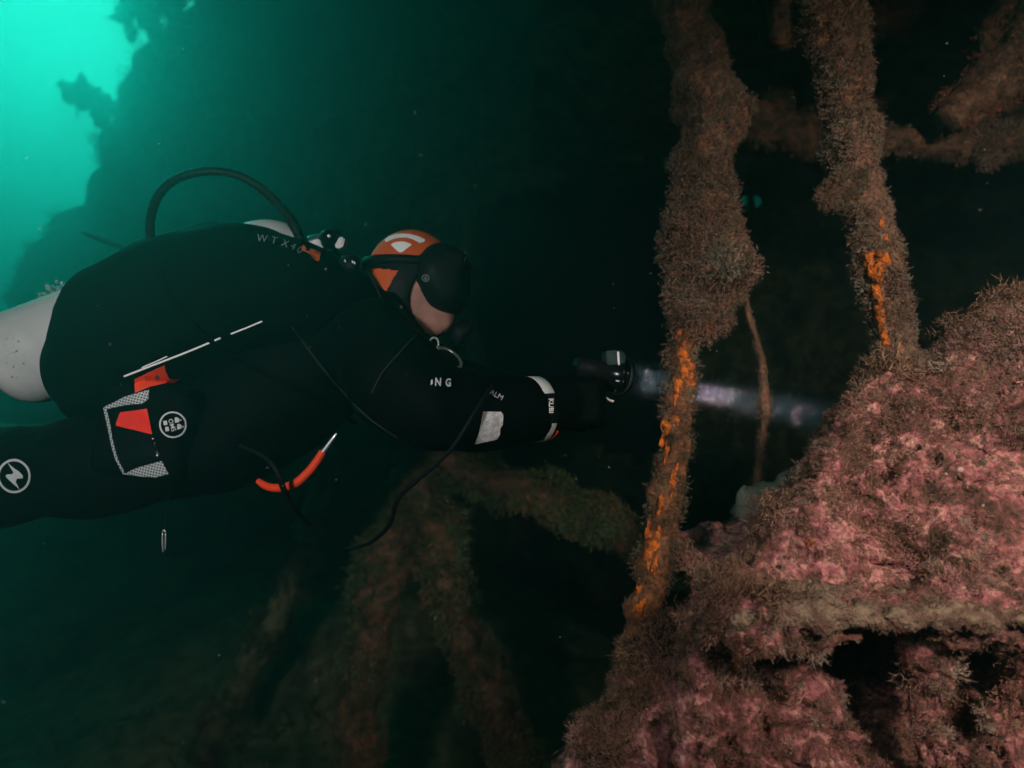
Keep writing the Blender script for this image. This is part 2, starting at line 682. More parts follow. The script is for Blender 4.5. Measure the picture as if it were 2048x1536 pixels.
# ------------------------------------------------------------------ tufts of fuzzy growth
def tuft_templates(n=10, stems=8, side=6, seed=1, wk=1.0):
    rng = np.random.default_rng(seed)
    out = []
    for _ in range(n):
        V, T = [], []

        def blade(a, b, w):
            d = b - a
            s = np.cross(d, rng.normal(size=3))
            s = s / (np.linalg.norm(s) + 1e-9) * w * wk
            k = len(V)
            V.extend([a - s, a + s, b])
            T.append((k, k + 1, k + 2))
        for _s in range(stems):
            d = rng.normal(size=3) * [0.55, 0.55, 0.25] + [0, 0, 0.8]
            d /= np.linalg.norm(d)
            base = rng.normal(size=3) * [0.16, 0.16, 0.03]
            ln = rng.uniform(0.55, 1.0)
            p0 = base
            p1 = base + d * ln * 0.5
            d2 = d + rng.normal(size=3) * 0.45
            d2 /= np.linalg.norm(d2)
            p2 = p1 + d2 * ln * 0.5
            blade(p0, p1 + d2 * 0.05, 0.030)
            blade(p1, p2, 0.026)
            for _b in range(side):
                t = rng.uniform(0.25, 1.0)
                q = p0 + (p1 - p0) * min(1, t * 2) + (p2 - p1) * max(0, t * 2 - 1)
                e = d2 * 0.7 + rng.normal(size=3) * 0.9
                e /= np.linalg.norm(e)
                blade(q, q + e * rng.uniform(0.12, 0.30), 0.026)
        out.append((np.array(V), np.array(T)))
    return out


TUFTS = tuft_templates()
TUFTS_S = tuft_templates(8, 4, 3, 5)
TUFTS_B = tuft_templates(8, 26, 9, 9, 0.6)


def scatter(V, Q, n, size, palette, seed=0, keep=None, up=0.25, templates=None, tint_scale=6.0, size_noise=8.0):
    """tufts over the faces of (V, Q); returns one mesh with a tint per tuft"""
    rng = np.random.default_rng(seed)
    T = templates or TUFTS
    A, B, C, D = (V[Q[:, i]] for i in range(4))
    N = np.cross(C - A, D - B)
    area = np.linalg.norm(N, axis=1)
    nn = N / (area[:, None] + 1e-12)
    cen = (A + B + C + D) / 4
    w = area.copy()
    if keep is not None:
        w = w * keep(cen, nn)
    w = np.maximum(w, 0)
    w /= w.sum()
    ids = rng.choice(len(Q), n, p=w)
    u = rng.random((n, 2))
    pos = (A[ids] * (1 - u[:, :1]) + B[ids] * u[:, :1]) * (1 - u[:, 1:]) + (D[ids] * (1 - u[:, :1]) + C[ids] * u[:, :1]) * u[:, 1:]
    nor = nn[ids] + rng.normal(size=(n, 3)) * 0.35 + [0, 0, up]
    nor /= np.linalg.norm(nor, axis=1)[:, None]
    sc = rng.uniform(size[0], size[1], n) * np.clip(1.0 + 0.75 * fbm(pos, size_noise, 2, 0.5, 31 + seed), 0.35, 2.0)
    x = np.cross(nor, rng.normal(size=(n, 3)))
    x /= np.linalg.norm(x, axis=1)[:, None]
    y = np.cross(nor, x)
    pal = np.array(palette)
    tn = (fbm(pos, tint_scale, 3, 0.6, 90 + seed) * 0.5 + 0.5) * len(pal) + rng.normal(size=n) * 0.55
    pi = np.clip(tn.astype(int), 0, len(pal) - 1)
    tint = pal[pi] * rng.uniform(0.55, 1.45, (n, 1))
    which = rng.integers(0, len(T), n)
    VV, TT, CC = [], [], []
    k = 0
    for t, (tv, tt) in enumerate(T):
        s = np.where(which == t)[0]
        if not len(s):
            continue
        X = (tv[None, :, 0:1] * x[s][:, None] + tv[None, :, 1:2] * y[s][:, None] + tv[None, :, 2:3] * nor[s][:, None]) * sc[s][:, None, None]
        X = X + (pos[s] - nor[s] * sc[s][:, None] * 0.08)[:, None]
        VV.append(X.reshape(-1, 3))
        TT.append((tt[None] + (np.arange(len(s)) * len(tv))[:, None, None] + k).reshape(-1, 3))
        CC.append(np.repeat(tint[s], len(tv), 0))
        k += len(s) * len(tv)
    me = mesh_np('growth', np.vstack(VV), np.vstack(TT))
    at = me.attributes.new('tint', 'FLOAT_COLOR', 'POINT')
    c = np.vstack(CC)
    at.data.foreach_set('color', np.hstack([c, np.ones((len(c), 1))]).astype(np.float32).ravel())
    return me


PAL_BROWN = [(0.07, 0.062, 0.040), (0.11, 0.082, 0.055), (0.15, 0.10, 0.070), (0.15, 0.085, 0.062), (0.17, 0.145, 0.105)]
PAL_WALL = [(0.07, 0.042, 0.028), (0.11, 0.067, 0.044), (0.18, 0.10, 0.068), (0.24, 0.13, 0.09), (0.29, 0.125, 0.11), (0.25, 0.15, 0.10), (0.22, 0.125, 0.08), (0.31, 0.215, 0.145)]
PAL_HULL = [(0.05, 0.07, 0.035), (0.10, 0.12, 0.06), (0.15, 0.15, 0.08), (0.12, 0.08, 0.05)]


def growth(parent, V, Q, n, size, pal, seed, **kw):
    o = link('growth', scatter(V, Q, n, size, pal, seed, **kw), GROW, parent, smooth=False)
    o['kind'] = 'stuff'
    return o


# ================================================================== SETTING
# ---- sea bed
n = 220
gx = np.sign(np.linspace(-1, 1, n)) * np.abs(np.linspace(-1, 1, n)) ** 2.2 * 70
gy = np.sign(np.linspace(-1, 1, n)) * np.abs(np.linspace(-1, 1, n)) ** 2.2 * 70 + 4
X, Yg = np.meshgrid(gx, gy, indexing='ij')
pp = np.stack([X, Yg, np.zeros_like(X)], -1)
Zg = 0.20 * fbm(pp, 0.5, 5, 0.5, 2.0) + 0.10 * fbm(pp, 2.5, 3, 0.5, 9.0)
Zg = Zg + 0.55 * np.exp(-(((X + 1.5) / 1.1) ** 2 + ((Yg - 4.2) / 1.3) ** 2))
V = np.stack([X, Yg, Zg], -1).reshape(-1, 3)
i = (np.arange(n - 1)[:, None] * n + np.arange(n - 1)[None, :]).ravel()
Q = np.stack([i, i + n, i + n + 1, i + 1], 1)
bed = link('sea_bed', mesh_np('sea_bed', V, Q), BEDM)
bed['kind'] = 'structure'
nearm = (np.abs(V[Q[:, 0], 0]) < 5) & (V[Q[:, 0], 1] > 0.5) & (V[Q[:, 0], 1] < 9)
g = link('sea_bed_growth', scatter(V, Q[nearm], 5000, (0.04, 0.12), PAL_HULL, 4, size_noise=2.0, tint_scale=1.0, templates=TUFTS_S), GROW, None, smooth=False)
tag(g, 'low dark weed and turf covering the sea bed under the diver', 'seaweed', kind='stuff')

# ---- the hull of the wreck rising behind
wreck = empty('shipwreck', (0.5, 4.5, 0))
tag(wreck, 'huge dark overgrown ship hull looming behind the diver', 'shipwreck')
edge_px = [(-900, 0), (-400, 40), (-160, 170), (-90, 245), (-45, 340), (-20, 405), (0, 425), (60, 350), (120, 285), (200, 245), (330, 205), (400, 165), (440, 130), (500, 85), (560, 45), (640, 0), (760, -60), (900, -110), (1100, -160), (2200, -320)]  # above the view the edge juts left, an added overhang shading the near water
ey = np.array([e[0] for e in edge_px], float)
ex = np.array([e[1] for e in edge_px], float)


def hull_Y(px):
    t = np.clip((px - 100) / 1950, -0.3, 1.3)
    return 8.4 - 4.1 * np.sign(t) * np.abs(t) ** 0.7


ns, nt_ = 170, 150
tt = np.linspace(-900, 2200, nt_)
ss = np.linspace(0, 1, ns)
V = np.zeros((ns, nt_, 3))
pxg = np.zeros((ns, nt_))
for j, py in enumerate(tt):
    left = np.interp(py, ey, ex)
    px = left + (2500 - left) * ss
    Yh = hull_Y(px)
    pxg[:, j] = px
    V[:, j, 0] = (px - 1024) / F * Yh
    V[:, j, 1] = Yh
    V[:, j, 2] = CZ - (py - 768) / F * Yh
V[..., 2] = np.clip(V[..., 2], -0.6, 8.0 + 0.05 * V[..., 0])
d = 0.16 * fbm(V, 0.9, 5, 0.55, 5.0) + 0.05 * fbm(V, 5, 3, 0.5, 1.0)
V[..., 1] += d
V[..., 0] += 0.10 * fbm(V, 1.6, 4, 0.6, 15.0) * (1 - ss[:, None]) ** 3 * 2.2
pyg = np.broadcast_to(tt[None], (ns, nt_))
i = (np.arange(ns - 1)[:, None] * nt_ + np.arange(nt_ - 1)[None, :]).ravel()
Q = np.stack([i, i + 1, i + nt_ + 1, i + nt_], 1)
pc = np.stack([pxg, pyg], -1).reshape(-1, 2)[Q].mean(1)
wob = 22 * fbm(np.c_[pc / 90, np.zeros(len(pc))], 1.0, 3, 0.5, 3.0)
hole1 = (sd_poly(pc, [(965, 420), (1330, 300), (1345, 900), (1000, 930), (930, 640)]) + wob) < 0
hole2 = (sd_poly(pc, [(1462, 348), (1550, 348), (1550, 450), (1462, 450)]) + 0.2 * wob) < 0
hole3 = (sd_poly(pc, [(1850, 72), (1885, 72), (1885, 92), (1850, 92)]) + 0.2 * wob) < 0
Qh = Q[~(hole1 | hole2 | hole3)]
Vf = V.reshape(-1, 3)
me = mesh_np('hull_shell', Vf, Qh)
hull = link('hull_shell', me, HULLM, wreck)
sm = hull.modifiers.new('thickness', 'SOLIDIFY')
sm.thickness = 0.09
sm.offset = -1
growth(wreck, Vf, Qh, 9000, (0.05, 0.16), PAL_HULL, 8, size_noise=1.2, tint_scale=0.8, templates=TUFTS_S)
hcen = np.array([P(1504, 397, float(hull_Y(np.array([1504.0]))[0])), P(1867, 82, float(hull_Y(np.array([1867.0]))[0]))])
growth(wreck, Vf, Qh, 90, (0.04, 0.10), PAL_HULL, 9, keep=lambda c, nrm: (np.min([np.linalg.norm((c - q)[:, [0, 2]], axis=1) for q in hcen], 0) < 0.20) * 1.0, templates=TUFTS_S, up=-0.2)
# torn plate with a ragged hole through which the open water shows
m_ = 64
ux, uy = np.meshgrid(np.linspace(1420, 1590, m_), np.linspace(310, 490, m_), indexing='ij')
Yp = float(hull_Y(np.array([1504.0]))[0]) - 0.18
Vq = np.stack([(ux - 1024) / F * Yp, Yp + 0.03 * fbm(np.stack([ux, uy, 0 * ux], -1) / 40, 1.0, 3, 0.5, 2.0), CZ - (uy - 768) / F * Yp], -1).reshape(-1, 3)
i = (np.arange(m_ - 1)[:, None] * m_ + np.arange(m_ - 1)[None, :]).ravel()
Qp_ = np.stack([i, i + 1, i + m_ + 1, i + m_], 1)
pcx = np.stack([ux, uy], -1).reshape(-1, 2)[Qp_].mean(1)
rag = 7 * fbm(np.c_[pcx / 14, np.zeros(len(pcx))], 1.0, 3, 0.6, 5.0)
cutp = (sd_poly(pcx, [(1500, 372), (1512, 368), (1524, 376), (1525, 400), (1516, 416), (1506, 412), (1503, 395)]) + rag < 0) | (sd_poly(pcx, [(1484, 374), (1494, 372), (1497, 390), (1494, 424), (1486, 410)]) + rag < 0)
tp = link('torn_plate', mesh_np('torn_plate', Vq, Qp_[~cutp]), HULLM, wreck)
sm = tp.modifiers.new('thickness', 'SOLIDIFY')
sm.thickness = 0.03
# unseen deck sheet, added overhead to keep sky light off the right side
dn = 40
dx = np.linspace(0.15, 7.0, dn)
dy = np.linspace(-2.5, 6.5, dn)
DX, DY = np.meshgrid(dx, dy, indexing='ij')
DZ = CZ + 1.95 + 0.06 * fbm(np.stack([DX, DY, 0 * DX], -1), 1.3, 4, 0.5, 6.0) + 0.10 * (DX < 0.5)
i = (np.arange(dn - 1)[:, None] * dn + np.arange(dn - 1)[None, :]).ravel()
dk = link('sky_blocker', mesh_np('sky_blocker', np.stack([DX, DY, DZ], -1).reshape(-1, 3), np.stack([i, i + dn, i + dn + 1, i + 1], 1)), HULLM, wreck)
sm = dk.modifiers.new('thickness', 'SOLIDIFY')
sm.thickness = 0.08
colq = Qh[:, 0] // nt_
growth(wreck, Vf, Qh[colq < 9], 1000, (0.05, 0.20), PAL_HULL, 10, size_noise=0.8, tint_scale=0.8, templates=TUFTS)
# compartment behind the dark opening
cV, cQ = [], []


def quad_box(bx, Y0, Y1):
    """an open-fronted compartment from pixel box bx at depth Y0 back to Y1"""
    x0, y0, x1, y1 = bx
    a = [P(x, y, Y0) for x, y in ((x0, y0), (x1, y0), (x1, y1), (x0, y1))]
    b = [p + np.array([0.0, Y1 - Y0, 0.0]) for p in a]
    k = len(cV)
    cV.extend(a + b)
    for q in ((0, 4, 5, 1), (1, 5, 6, 2), (2, 6, 7, 3), (3, 7, 4, 0), (4, 7, 6, 5)):
        cQ.append(tuple(k + t for t in q))


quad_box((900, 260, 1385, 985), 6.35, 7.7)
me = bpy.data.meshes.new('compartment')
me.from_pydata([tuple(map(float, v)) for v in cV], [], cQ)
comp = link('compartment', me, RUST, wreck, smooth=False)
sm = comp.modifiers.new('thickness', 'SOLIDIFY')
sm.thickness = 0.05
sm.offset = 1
# plating seams and stringers that run diagonally over the hull
for k, (pts, r) in enumerate([
        ([(560, 470), (800, 380), (1050, 285), (1330, 190), (1620, 120)], 13),
        ([(700, 420), (950, 335), (1180, 262), (1400, 215)], 9),
        ([(640, 560), (760, 500), (900, 430), (960, 400)], 14),
        ([(620, 250), (900, 165), (1200, 90), (1500, 30)], 8),
        ([(945, 400), (925, 560), (955, 720), (990, 900)], 22),
        ([(1480, 240), (1560, 250), (1660, 285), (1760, 300)], 24),
        ([(1600, 120), (1800, 90), (2000, 60), (2200, 40)], 18)]):
    rows = [[*P(x, y, float(hull_Y(np.array([x]))[0]) - 0.22), M(r, 4.5)] for x, y in pts]
    Vt, Qt = tube(rows, 60, 14, 0.5, 4.0, k * 3.0)
    o = link('stringer', mesh_mixed('stringer', Vt, Qt), HULLM, wreck)

# ---- the sea itself
hz = bmesh.new()
bmesh.ops.create_cube(hz, size=1.0)
for v in hz.verts:
    v.co = (v.co.x * 150, v.co.y * 150 + 4, -2.2 if v.co.z < 0 else 8.9)
me = bpy.data.meshes.new('haze')
hz.to_mesh(me)
hz.free()
haze = link('haze', me, None, None, smooth=False)
tag(haze, 'green sea water filling the whole scene', 'water', kind='stuff')
hm = bpy.data.materials.new('sea_water')
hm.use_nodes = True
hnt = hm.node_tree
hnt.nodes.remove(hnt.nodes['Principled BSDF'])
pv = hnt.nodes.new('ShaderNodeVolumePrincipled')
pv.inputs['Color'].default_value = (0.14, 0.50, 0.50, 1)
pv.inputs['Density'].default_value = 0.15
pv.inputs['Anisotropy'].default_value = 0.70
hnt.links.new(pv.outputs[0], hnt.nodes['Material Output'].inputs['Volume'])
me.materials.append(hm)

# ================================================================== NEAR WRECK PIECES
def encrusted(name, pts, Y, material, label, cat, n_growth, size, pal, seed, rough=0.35, rs=22.0, nseg=120, seg=36, group=None, keep=None, tpl=None, up=0.1):
    """a pole or beam under a coat of marine growth"""
    V, Q = tube(px_rows(pts, Y), nseg, seg, rough, rs, seed * 1.7)
    base = V[:nseg * seg].mean(0)
    root = empty(name, tuple(base))
    tag(root, label, cat, group)
    link('crust', mesh_mixed('crust', V, Q), material, root)
    Qq = Q[Q[:, 2] != Q[:, 3]]
    if n_growth:
        growth(root, V, Qq, n_growth, size, pal, seed, keep=keep, up=up, templates=tpl)
    return root, V, Q


def to_px(c):
    return np.c_[c[:, 0] / c[:, 1] * F + 1024, 768 - (c[:, 2] - CZ) / c[:, 1] * F]


def sponge(parent, bvh, blobs, seed, name='orange_sponge', m=None, thick=0.006):
    rng = np.random.default_rng(seed)
    for cx, cy, rx, ry, ang in blobs:
        a = np.linspace(0, 2 * np.pi, 26, endpoint=False)
        rad = 1 + 0.28 * np.sin(a * 3 + rng.uniform(0, 6)) + 0.16 * np.sin(a * 5 + rng.uniform(0, 6)) + 0.12 * rng.normal(size=26)
        ca, sa = math.cos(math.radians(ang)), math.sin(math.radians(ang))
        poly = [(cx + rx * r * math.cos(t) * ca - ry * r * math.sin(t) * sa, cy + rx * r * math.cos(t) * sa + ry * r * math.sin(t) * ca) for t, r in zip(a, rad)]
        lay(name, poly_bm([poly], 5.0), bvh, 0.001, m or SPONGE, parent, thick=thick)


# ---- left stanchion: bushy above, rusty and bare below
p1 = [(1330, -1420, 40), (1328, -900, 40), (1330, -420, 40), (1340, -120, 40), (1362, -20, 42), (1385, 70, 46), (1398, 130, 50), (1408, 200, 54), (1418, 260, 58), (1402, 320, 50), (1407, 400, 56), (1408, 470, 64),
      (1412, 540, 68), (1402, 600, 60), (1388, 645, 44), (1368, 690, 24), (1366, 740, 25), (1357, 820, 27), (1347, 900, 28), (1332, 1000, 30),
      (1318, 1080, 29), (1302, 1160, 29), (1284, 1250, 33), (1262, 1330, 31), (1240, 1420, 24), (1222, 1490, 21), (1195, 1600, 20), (1150, 1800, 20)]
S1 = [(1358, 672, 7, 16, 8), (1366, 700, 9, 20, 4), (1352, 792, 5, 16, 8), (1334, 905, 5, 24, 8), (1310, 1130, 6, 18, 8), (1298, 1050, 4, 22, 10), (1262, 1300, 6, 22, 18), (1372, 735, 12, 20, 0), (1356, 770, 9, 18, 0), (1381, 762, 7, 14, 0), (1330, 862, 9, 30, 12), (1352, 838, 9, 14, 0), (1346, 960, 6, 30, 8),
      (1322, 1010, 6, 26, 10), (1302, 1092, 13, 34, 8), (1316, 1072, 6, 16, 8), (1280, 1215, 9, 20, 20), (1232, 1400, 9, 28, 20), (1276, 1180, 6, 14, 10)]


def bush(c, nrm):
    w = np.where(c[:, 2] > P(0, 655, 1.2)[2], 1.0, 0.28)
    x = to_px(c)
    for cx, cy, rx, ry, a in S1:
        w = np.where(((x[:, 0] - cx) / rx) ** 2 + ((x[:, 1] - cy) / ry) ** 2 < 1.2, w * 0.12, w)
    return w * np.where(x[:, 1] < -160, 0.06, 1.0)



pole1, V1, Q1 = encrusted('encrusted_pole', p1, 1.2, RUSTY, 'tall upright pole bushy with brown growth above and bare orange rust below', 'pole',
                          7000, (0.007, 0.021), PAL_BROWN, 21, 0.34, 24.0, 240, 44, keep=bush)
b1 = bvh_of(V1, Q1)
c1 = [o for o in pole1.children if o.name.startswith('crust')][0].data
c1.materials.append(BROWN)
zc = np.array([p_.center.z for p_ in c1.polygons])
c1.polygons.foreach_set('material_index', (zc > P(0, 650, 1.2)[2]).astype(np.int32))
c1.update()
sponge(pole1, b1, S1, 5)
# side lobes of growth on the bushy part
for k, (c, e, r0, r1) in enumerate([((1430, 225), (1482, 245), 30, 14), ((1440, 460), (1476, 470), 34, 26), ((1380, 640), (1412, 668), 22, 10), ((1440, 540), (1478, 500), 30, 18)]):
    Vt, Qt = tube(px_rows([(c[0], c[1], r0), ((c[0] + e[0]) / 2, (c[1] + e[1]) / 2, (r0 + r1) / 2), (e[0], e[1], r1)], 1.19), 24, 20, 0.4, 24, k)
    o = link('growth_lobe', mesh_mixed('growth_lobe', Vt, Qt), BROWN, pole1)
    gl = link('growth', scatter(Vt, Qt[Qt[:, 2] != Qt[:, 3]], 500, (0.008, 0.02), PAL_BROWN, 60 + k, up=0.1), GROW, o, smooth=False)
    gl['kind'] = 'stuff'

# ---- right stanchion running into the pink block
STREAK = [(1722, 512), (1745, 500), (1775, 504), (1783, 525), (1768, 545), (1763, 580), (1769, 620), (1773, 650), (1781, 690), (1765, 692), (1757, 655), (1748, 610), (1742, 565), (1734, 540), (1722, 530)]
p2 = [(1560, -1330, 44), (1575, -850, 44), (1592, -420, 44), (1618, -120, 44), (1640, -40, 48), (1662, 40, 54), (1680, 100, 50), (1690, 170, 38), (1700, 240, 40), (1708, 310, 38), (1722, 380, 42), (1737, 440, 40),
      (1754, 500, 36), (1764, 560, 33), (1776, 620, 31), (1782, 680, 38), (1792, 740, 58), (1800, 800, 66)]
pole2, V2, Q2 = encrusted('encrusted_pole', p2, 1.25, BROWN, 'leaning encrusted pole with vivid orange streak that meets the pink block', 'pole',
                          5200, (0.007, 0.018), PAL_BROWN[1:] + [(0.22, 0.13, 0.10)], 22, 0.34, 26.0, 190, 44, keep=lambda c, nrm: np.where(sd_poly(to_px(c), STREAK) < 1, 0.04, 1.0) * np.where(to_px(c)[:, 1] < -160, 0.06, 1.0))
b2 = bvh_of(V2, Q2)
lay('orange_sponge', poly_bm([STREAK], 4.0), b2, 0.001, SPONGE, pole2, thick=0.008)
sponge(pole2, b2, [(1764, 445, 4, 12, 0), (1772, 478, 4, 8, 0)], 9)
Vt, Qt = tube(px_rows([(1725, 372, 34), (1690, 378, 28), (1655, 392, 20), (1636, 402, 9)], 1.23), 30, 24, 0.45, 26, 4)
o = link('side_branch', mesh_mixed('side_branch', Vt, Qt), BROWN, pole2)
gl = link('growth', scatter(Vt, Qt[Qt[:, 2] != Qt[:, 3]], 600, (0.009, 0.022), PAL_BROWN, 66, up=0.0), GROW, o, smooth=False)
gl['kind'] = 'stuff'

# ---- pieces of framing round the poles
encrusted('hanging_girder', [(1380, -920, 30), (1430, -480, 30), (1500, -140, 30), (1530, -50, 34), (1546, 20, 34), (1556, 75, 28), (1560, 92, 12)], 1.55, BROWN,
          'short encrusted beam end hanging down between the two poles', 'beam', 900, (0.015, 0.035), PAL_BROWN, 23, nseg=60)
encrusted('cross_girder', [(1700, 282, 20), (1760, 280, 24), (1850, 284, 22), (1930, 290, 23), (1995, 292, 26), (2080, 286, 26), (2250, 280, 26), (2500, 276, 26), (2800, 276, 26)], 1.75, BROWN,
          'horizontal encrusted beam with a hanging tuft right of the leaning pole', 'beam', 1500, (0.012, 0.035), PAL_BROWN, 24, nseg=90)
encrusted('cross_girder', [(1690, 30, 22), (1760, 34, 24), (1850, 24, 24), (1920, 10, 20), (2100, -20, 22), (2500, -60, 22)], 2.3, RUSTY,
          'dim horizontal rusty beam near the top right corner', 'beam', 500, (0.02, 0.05), PAL_BROWN, 25, nseg=70)
encrusted('cross_girder', [(1460, 225, 22), (1530, 240, 34), (1600, 262, 40), (1650, 290, 40), (1720, 240, 30), (1790, 240, 30), (1880, 250, 30), (2100, 255, 28), (2500, 250, 28)], 2.3, BROWN,
          'dim overgrown beam crossing behind both poles', 'beam', 900, (0.02, 0.06), PAL_BROWN, 26, nseg=80)
encrusted('hanging_growth', [(1960, 270, 18), (1972, 300, 14), (1982, 330, 5)], 1.72, BROWN, 'tuft of growth dangling under the horizontal beam', 'seaweed', 160, (0.015, 0.035), PAL_BROWN, 35, nseg=24, seg=16, up=-0.6)
encrusted('overgrown_bracket', [(1892, 245, 22), (1930, 215, 36), (1975, 180, 48), (2020, 130, 60), (2070, 60, 70), (2120, -40, 80), (2150, -150, 80), (2170, -420, 80), (2180, -800, 80)], 1.6, BROWN,
          'reddish overgrown bracket rising to the top right corner', 'bracket', 2400, (0.015, 0.04), [(0.20, 0.075, 0.05), (0.24, 0.08, 0.055), (0.16, 0.09, 0.06)], 27, 0.4, 14.0, nseg=90)
encrusted('thin_stem', [(1486, 560, 5), (1493, 610, 6), (1512, 680, 7), (1526, 750, 8), (1529, 820, 8), (1526, 880, 7), (1518, 940, 7), (1510, 1010, 6)], 1.44, BROWN,
          'thin overgrown cable hanging between the two poles', 'cable', 420, (0.006, 0.016), PAL_BROWN, 28, 0.4, 40.0, nseg=70, seg=14)

# ---- lower framing under the diver
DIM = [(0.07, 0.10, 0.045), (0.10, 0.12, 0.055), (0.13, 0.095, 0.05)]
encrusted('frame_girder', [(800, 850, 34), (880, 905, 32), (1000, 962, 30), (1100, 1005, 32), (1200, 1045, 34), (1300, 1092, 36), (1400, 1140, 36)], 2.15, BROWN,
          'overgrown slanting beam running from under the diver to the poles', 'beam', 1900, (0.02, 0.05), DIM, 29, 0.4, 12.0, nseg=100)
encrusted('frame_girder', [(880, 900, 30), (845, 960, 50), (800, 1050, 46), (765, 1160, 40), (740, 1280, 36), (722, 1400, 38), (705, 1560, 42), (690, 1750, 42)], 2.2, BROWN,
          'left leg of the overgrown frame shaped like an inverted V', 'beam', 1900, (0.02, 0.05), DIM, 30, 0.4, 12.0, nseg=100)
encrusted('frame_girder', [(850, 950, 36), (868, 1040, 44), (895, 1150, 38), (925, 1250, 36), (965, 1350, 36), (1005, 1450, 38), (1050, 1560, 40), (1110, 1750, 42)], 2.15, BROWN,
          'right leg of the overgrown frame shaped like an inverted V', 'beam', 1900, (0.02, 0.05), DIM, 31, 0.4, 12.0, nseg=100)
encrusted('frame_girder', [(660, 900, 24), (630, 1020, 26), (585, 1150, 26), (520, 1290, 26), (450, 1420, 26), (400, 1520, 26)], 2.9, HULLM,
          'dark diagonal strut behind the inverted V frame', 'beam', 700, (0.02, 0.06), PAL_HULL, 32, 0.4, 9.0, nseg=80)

# ---- the big pink and brown block in the right foreground
YB = 1.10
outline = [(1060, 1700), (1085, 1590), (1130, 1530), (1175, 1470), (1225, 1440), (1245, 1430), (1255, 1350), (1300, 1290), (1345, 1240), (1385, 1185), (1405, 1120), (1470, 1085), (1530, 1030), (1585, 965),
           (1600, 925), (1635, 870), (1665, 815), (1720, 760), (1745, 715), (1800, 690), (1860, 725), (1905, 735), (1890, 690), (1905, 650), (1950, 640), (1975, 600), (2048, 585),
           (2120, 540), (2300, 520), (2300, 1700)]
op = [((x - 1024) / F * YB, CZ - (y - 768) / F * YB) for x, y in outline]
h = 0.0065
lo = [P(1040, 0, YB)[0], 0.78, P(0, 1740, YB)[2]]
hi = [P(2350, 0, YB)[0], 1.50, P(0, 520, YB)[2]]
G, lo = grid(lo, hi, h)
xz = G[:, 0, :, :][..., [0, 2]].astype(float)
d2 = sd_poly(xz, op).astype(np.float32)[:, None, :]
x_, y_, z_ = G[..., 0], G[..., 1], G[..., 2]
zL = P(0, 1172, YB)[2]
big = fbm(G[::2, ::2, ::2], 5.5, 3, 0.5, 3.0)
big = np.repeat(np.repeat(np.repeat(big, 2, 0), 2, 1), 2, 2)[:G.shape[0], :G.shape[1], :G.shape[2]]
yf = 1.06 - 0.10 * (x_ - 0.35) + 0.30 * np.maximum(0, z_ - zL) - 0.03 * (z_ < zL) * np.minimum(1, (zL - z_) * 6)
d2 = d2 + 0.55 * np.maximum(0, y_ - 1.10)                # the heap falls away behind its front edge
# round the silhouette off towards the viewer
f = np.sqrt(np.maximum(d2 + 0.05, 0) ** 2 + np.maximum(yf - y_ + 0.05, 0) ** 2) + np.minimum(np.maximum(d2 + 0.05, yf - y_ + 0.05), 0) - 0.05
f = np.maximum(f, y_ - 1.45)


def bx(px0, py0, px1, py1, ya, yb):
    a, b = P(px0, py1, YB), P(px1, py0, YB)
    return ((a[0] + b[0]) / 2, (ya + yb) / 2, (a[2] + b[2]) / 2), ((b[0] - a[0]) / 2, (yb - ya) / 2, (b[2] - a[2]) / 2)


c, hh = bx(1405, 1150, 2300, 1215, 0.95, 1.4)            # the ledge
f = smin(f, sd_box(G, c, hh, 0.012), 0.02)
c, hh = bx(1480, 1235, 1830, 1480, 0.85, 1.07)           # panel set back under it
f = np.maximum(f, -smin(sd_box(G, c, hh, 0.03), sd_ell(G, P(1765, 1350, 1.08), (0.06, 0.13, 0.075)), 0.03))
f = np.maximum(f, -sd_ell(G, P(1965, 1330, 1.0), (0.062, 0.14, 0.062)))
f = np.maximum(f, -sd_ell(G, P(2035, 1250, 1.0), (0.07, 0.12, 0.035)))
f = np.maximum(f, -sd_ell(G, P(1910, 1440, 1.0), (0.045, 0.10, 0.04)))
f = np.maximum(f, -sd_ell(G, P(1790, 800, 1.10), (0.025, 0.05, 0.045)))
f = np.maximum(f, -sd_ell(G, P(1915, 800, 1.08), (0.035, 0.05, 0.03)))
for a_, b_, ra_, rb_ in (((1425, 1240), (1385, 1500), 30, 26), ((1850, 1200), (1835, 1560), 36, 34), ((1440, 1230), (1520, 1300), 24, 14)):
    f = smin(f, sd_cone(G, P(*a_, 1.02), P(*b_, 1.0), M(ra_, 1), M(rb_, 1)), 0.025)
fine = fbm(G[::1, ::1, ::1], 24, 3, 0.6, 8.0)
pit = np.abs(fbm(G, 15, 2, 0.5, 21.0))
f = f + 0.034 * big + 0.014 * fine + 0.030 * np.clip(0.22 - pit, 0, 1) / 0.22 * (fbm(G[::4, ::4, ::4], 6, 2, 0.5, 40).repeat(4, 0).repeat(4, 1).repeat(4, 2)[:G.shape[0], :G.shape[1], :G.shape[2]] > 0.05)
V3, Q3 = surface_nets(f.astype(np.float32), lo, h)
block = empty('wreck_block', tuple(P(1650, 1500, 1.1)))
tag(block, 'large wreck plate block crusted in pink algae and brown fuzz at lower right', 'wreckage')
link('crust', mesh_np('crust', V3, Q3), PINK, block)
b3 = bvh_of(V3, Q3)
Gl, lol = grid([P(1380, 0, YB)[0], 0.86, P(0, 1215, YB)[2]], [P(2200, 0, YB)[0], 1.2, P(0, 1130, YB)[2]], 0.006)
c, hh = bx(1400, 1152, 2300, 1180, 0.925, 1.30)
fl = sd_box(Gl, c, hh, 0.010) + 0.012 * fbm(Gl, 9, 3, 0.5, 17) + 0.010 * fbm(Gl, 34, 3, 0.6, 3)
VL, QL = surface_nets(fl.astype(np.float32), lol, 0.006)
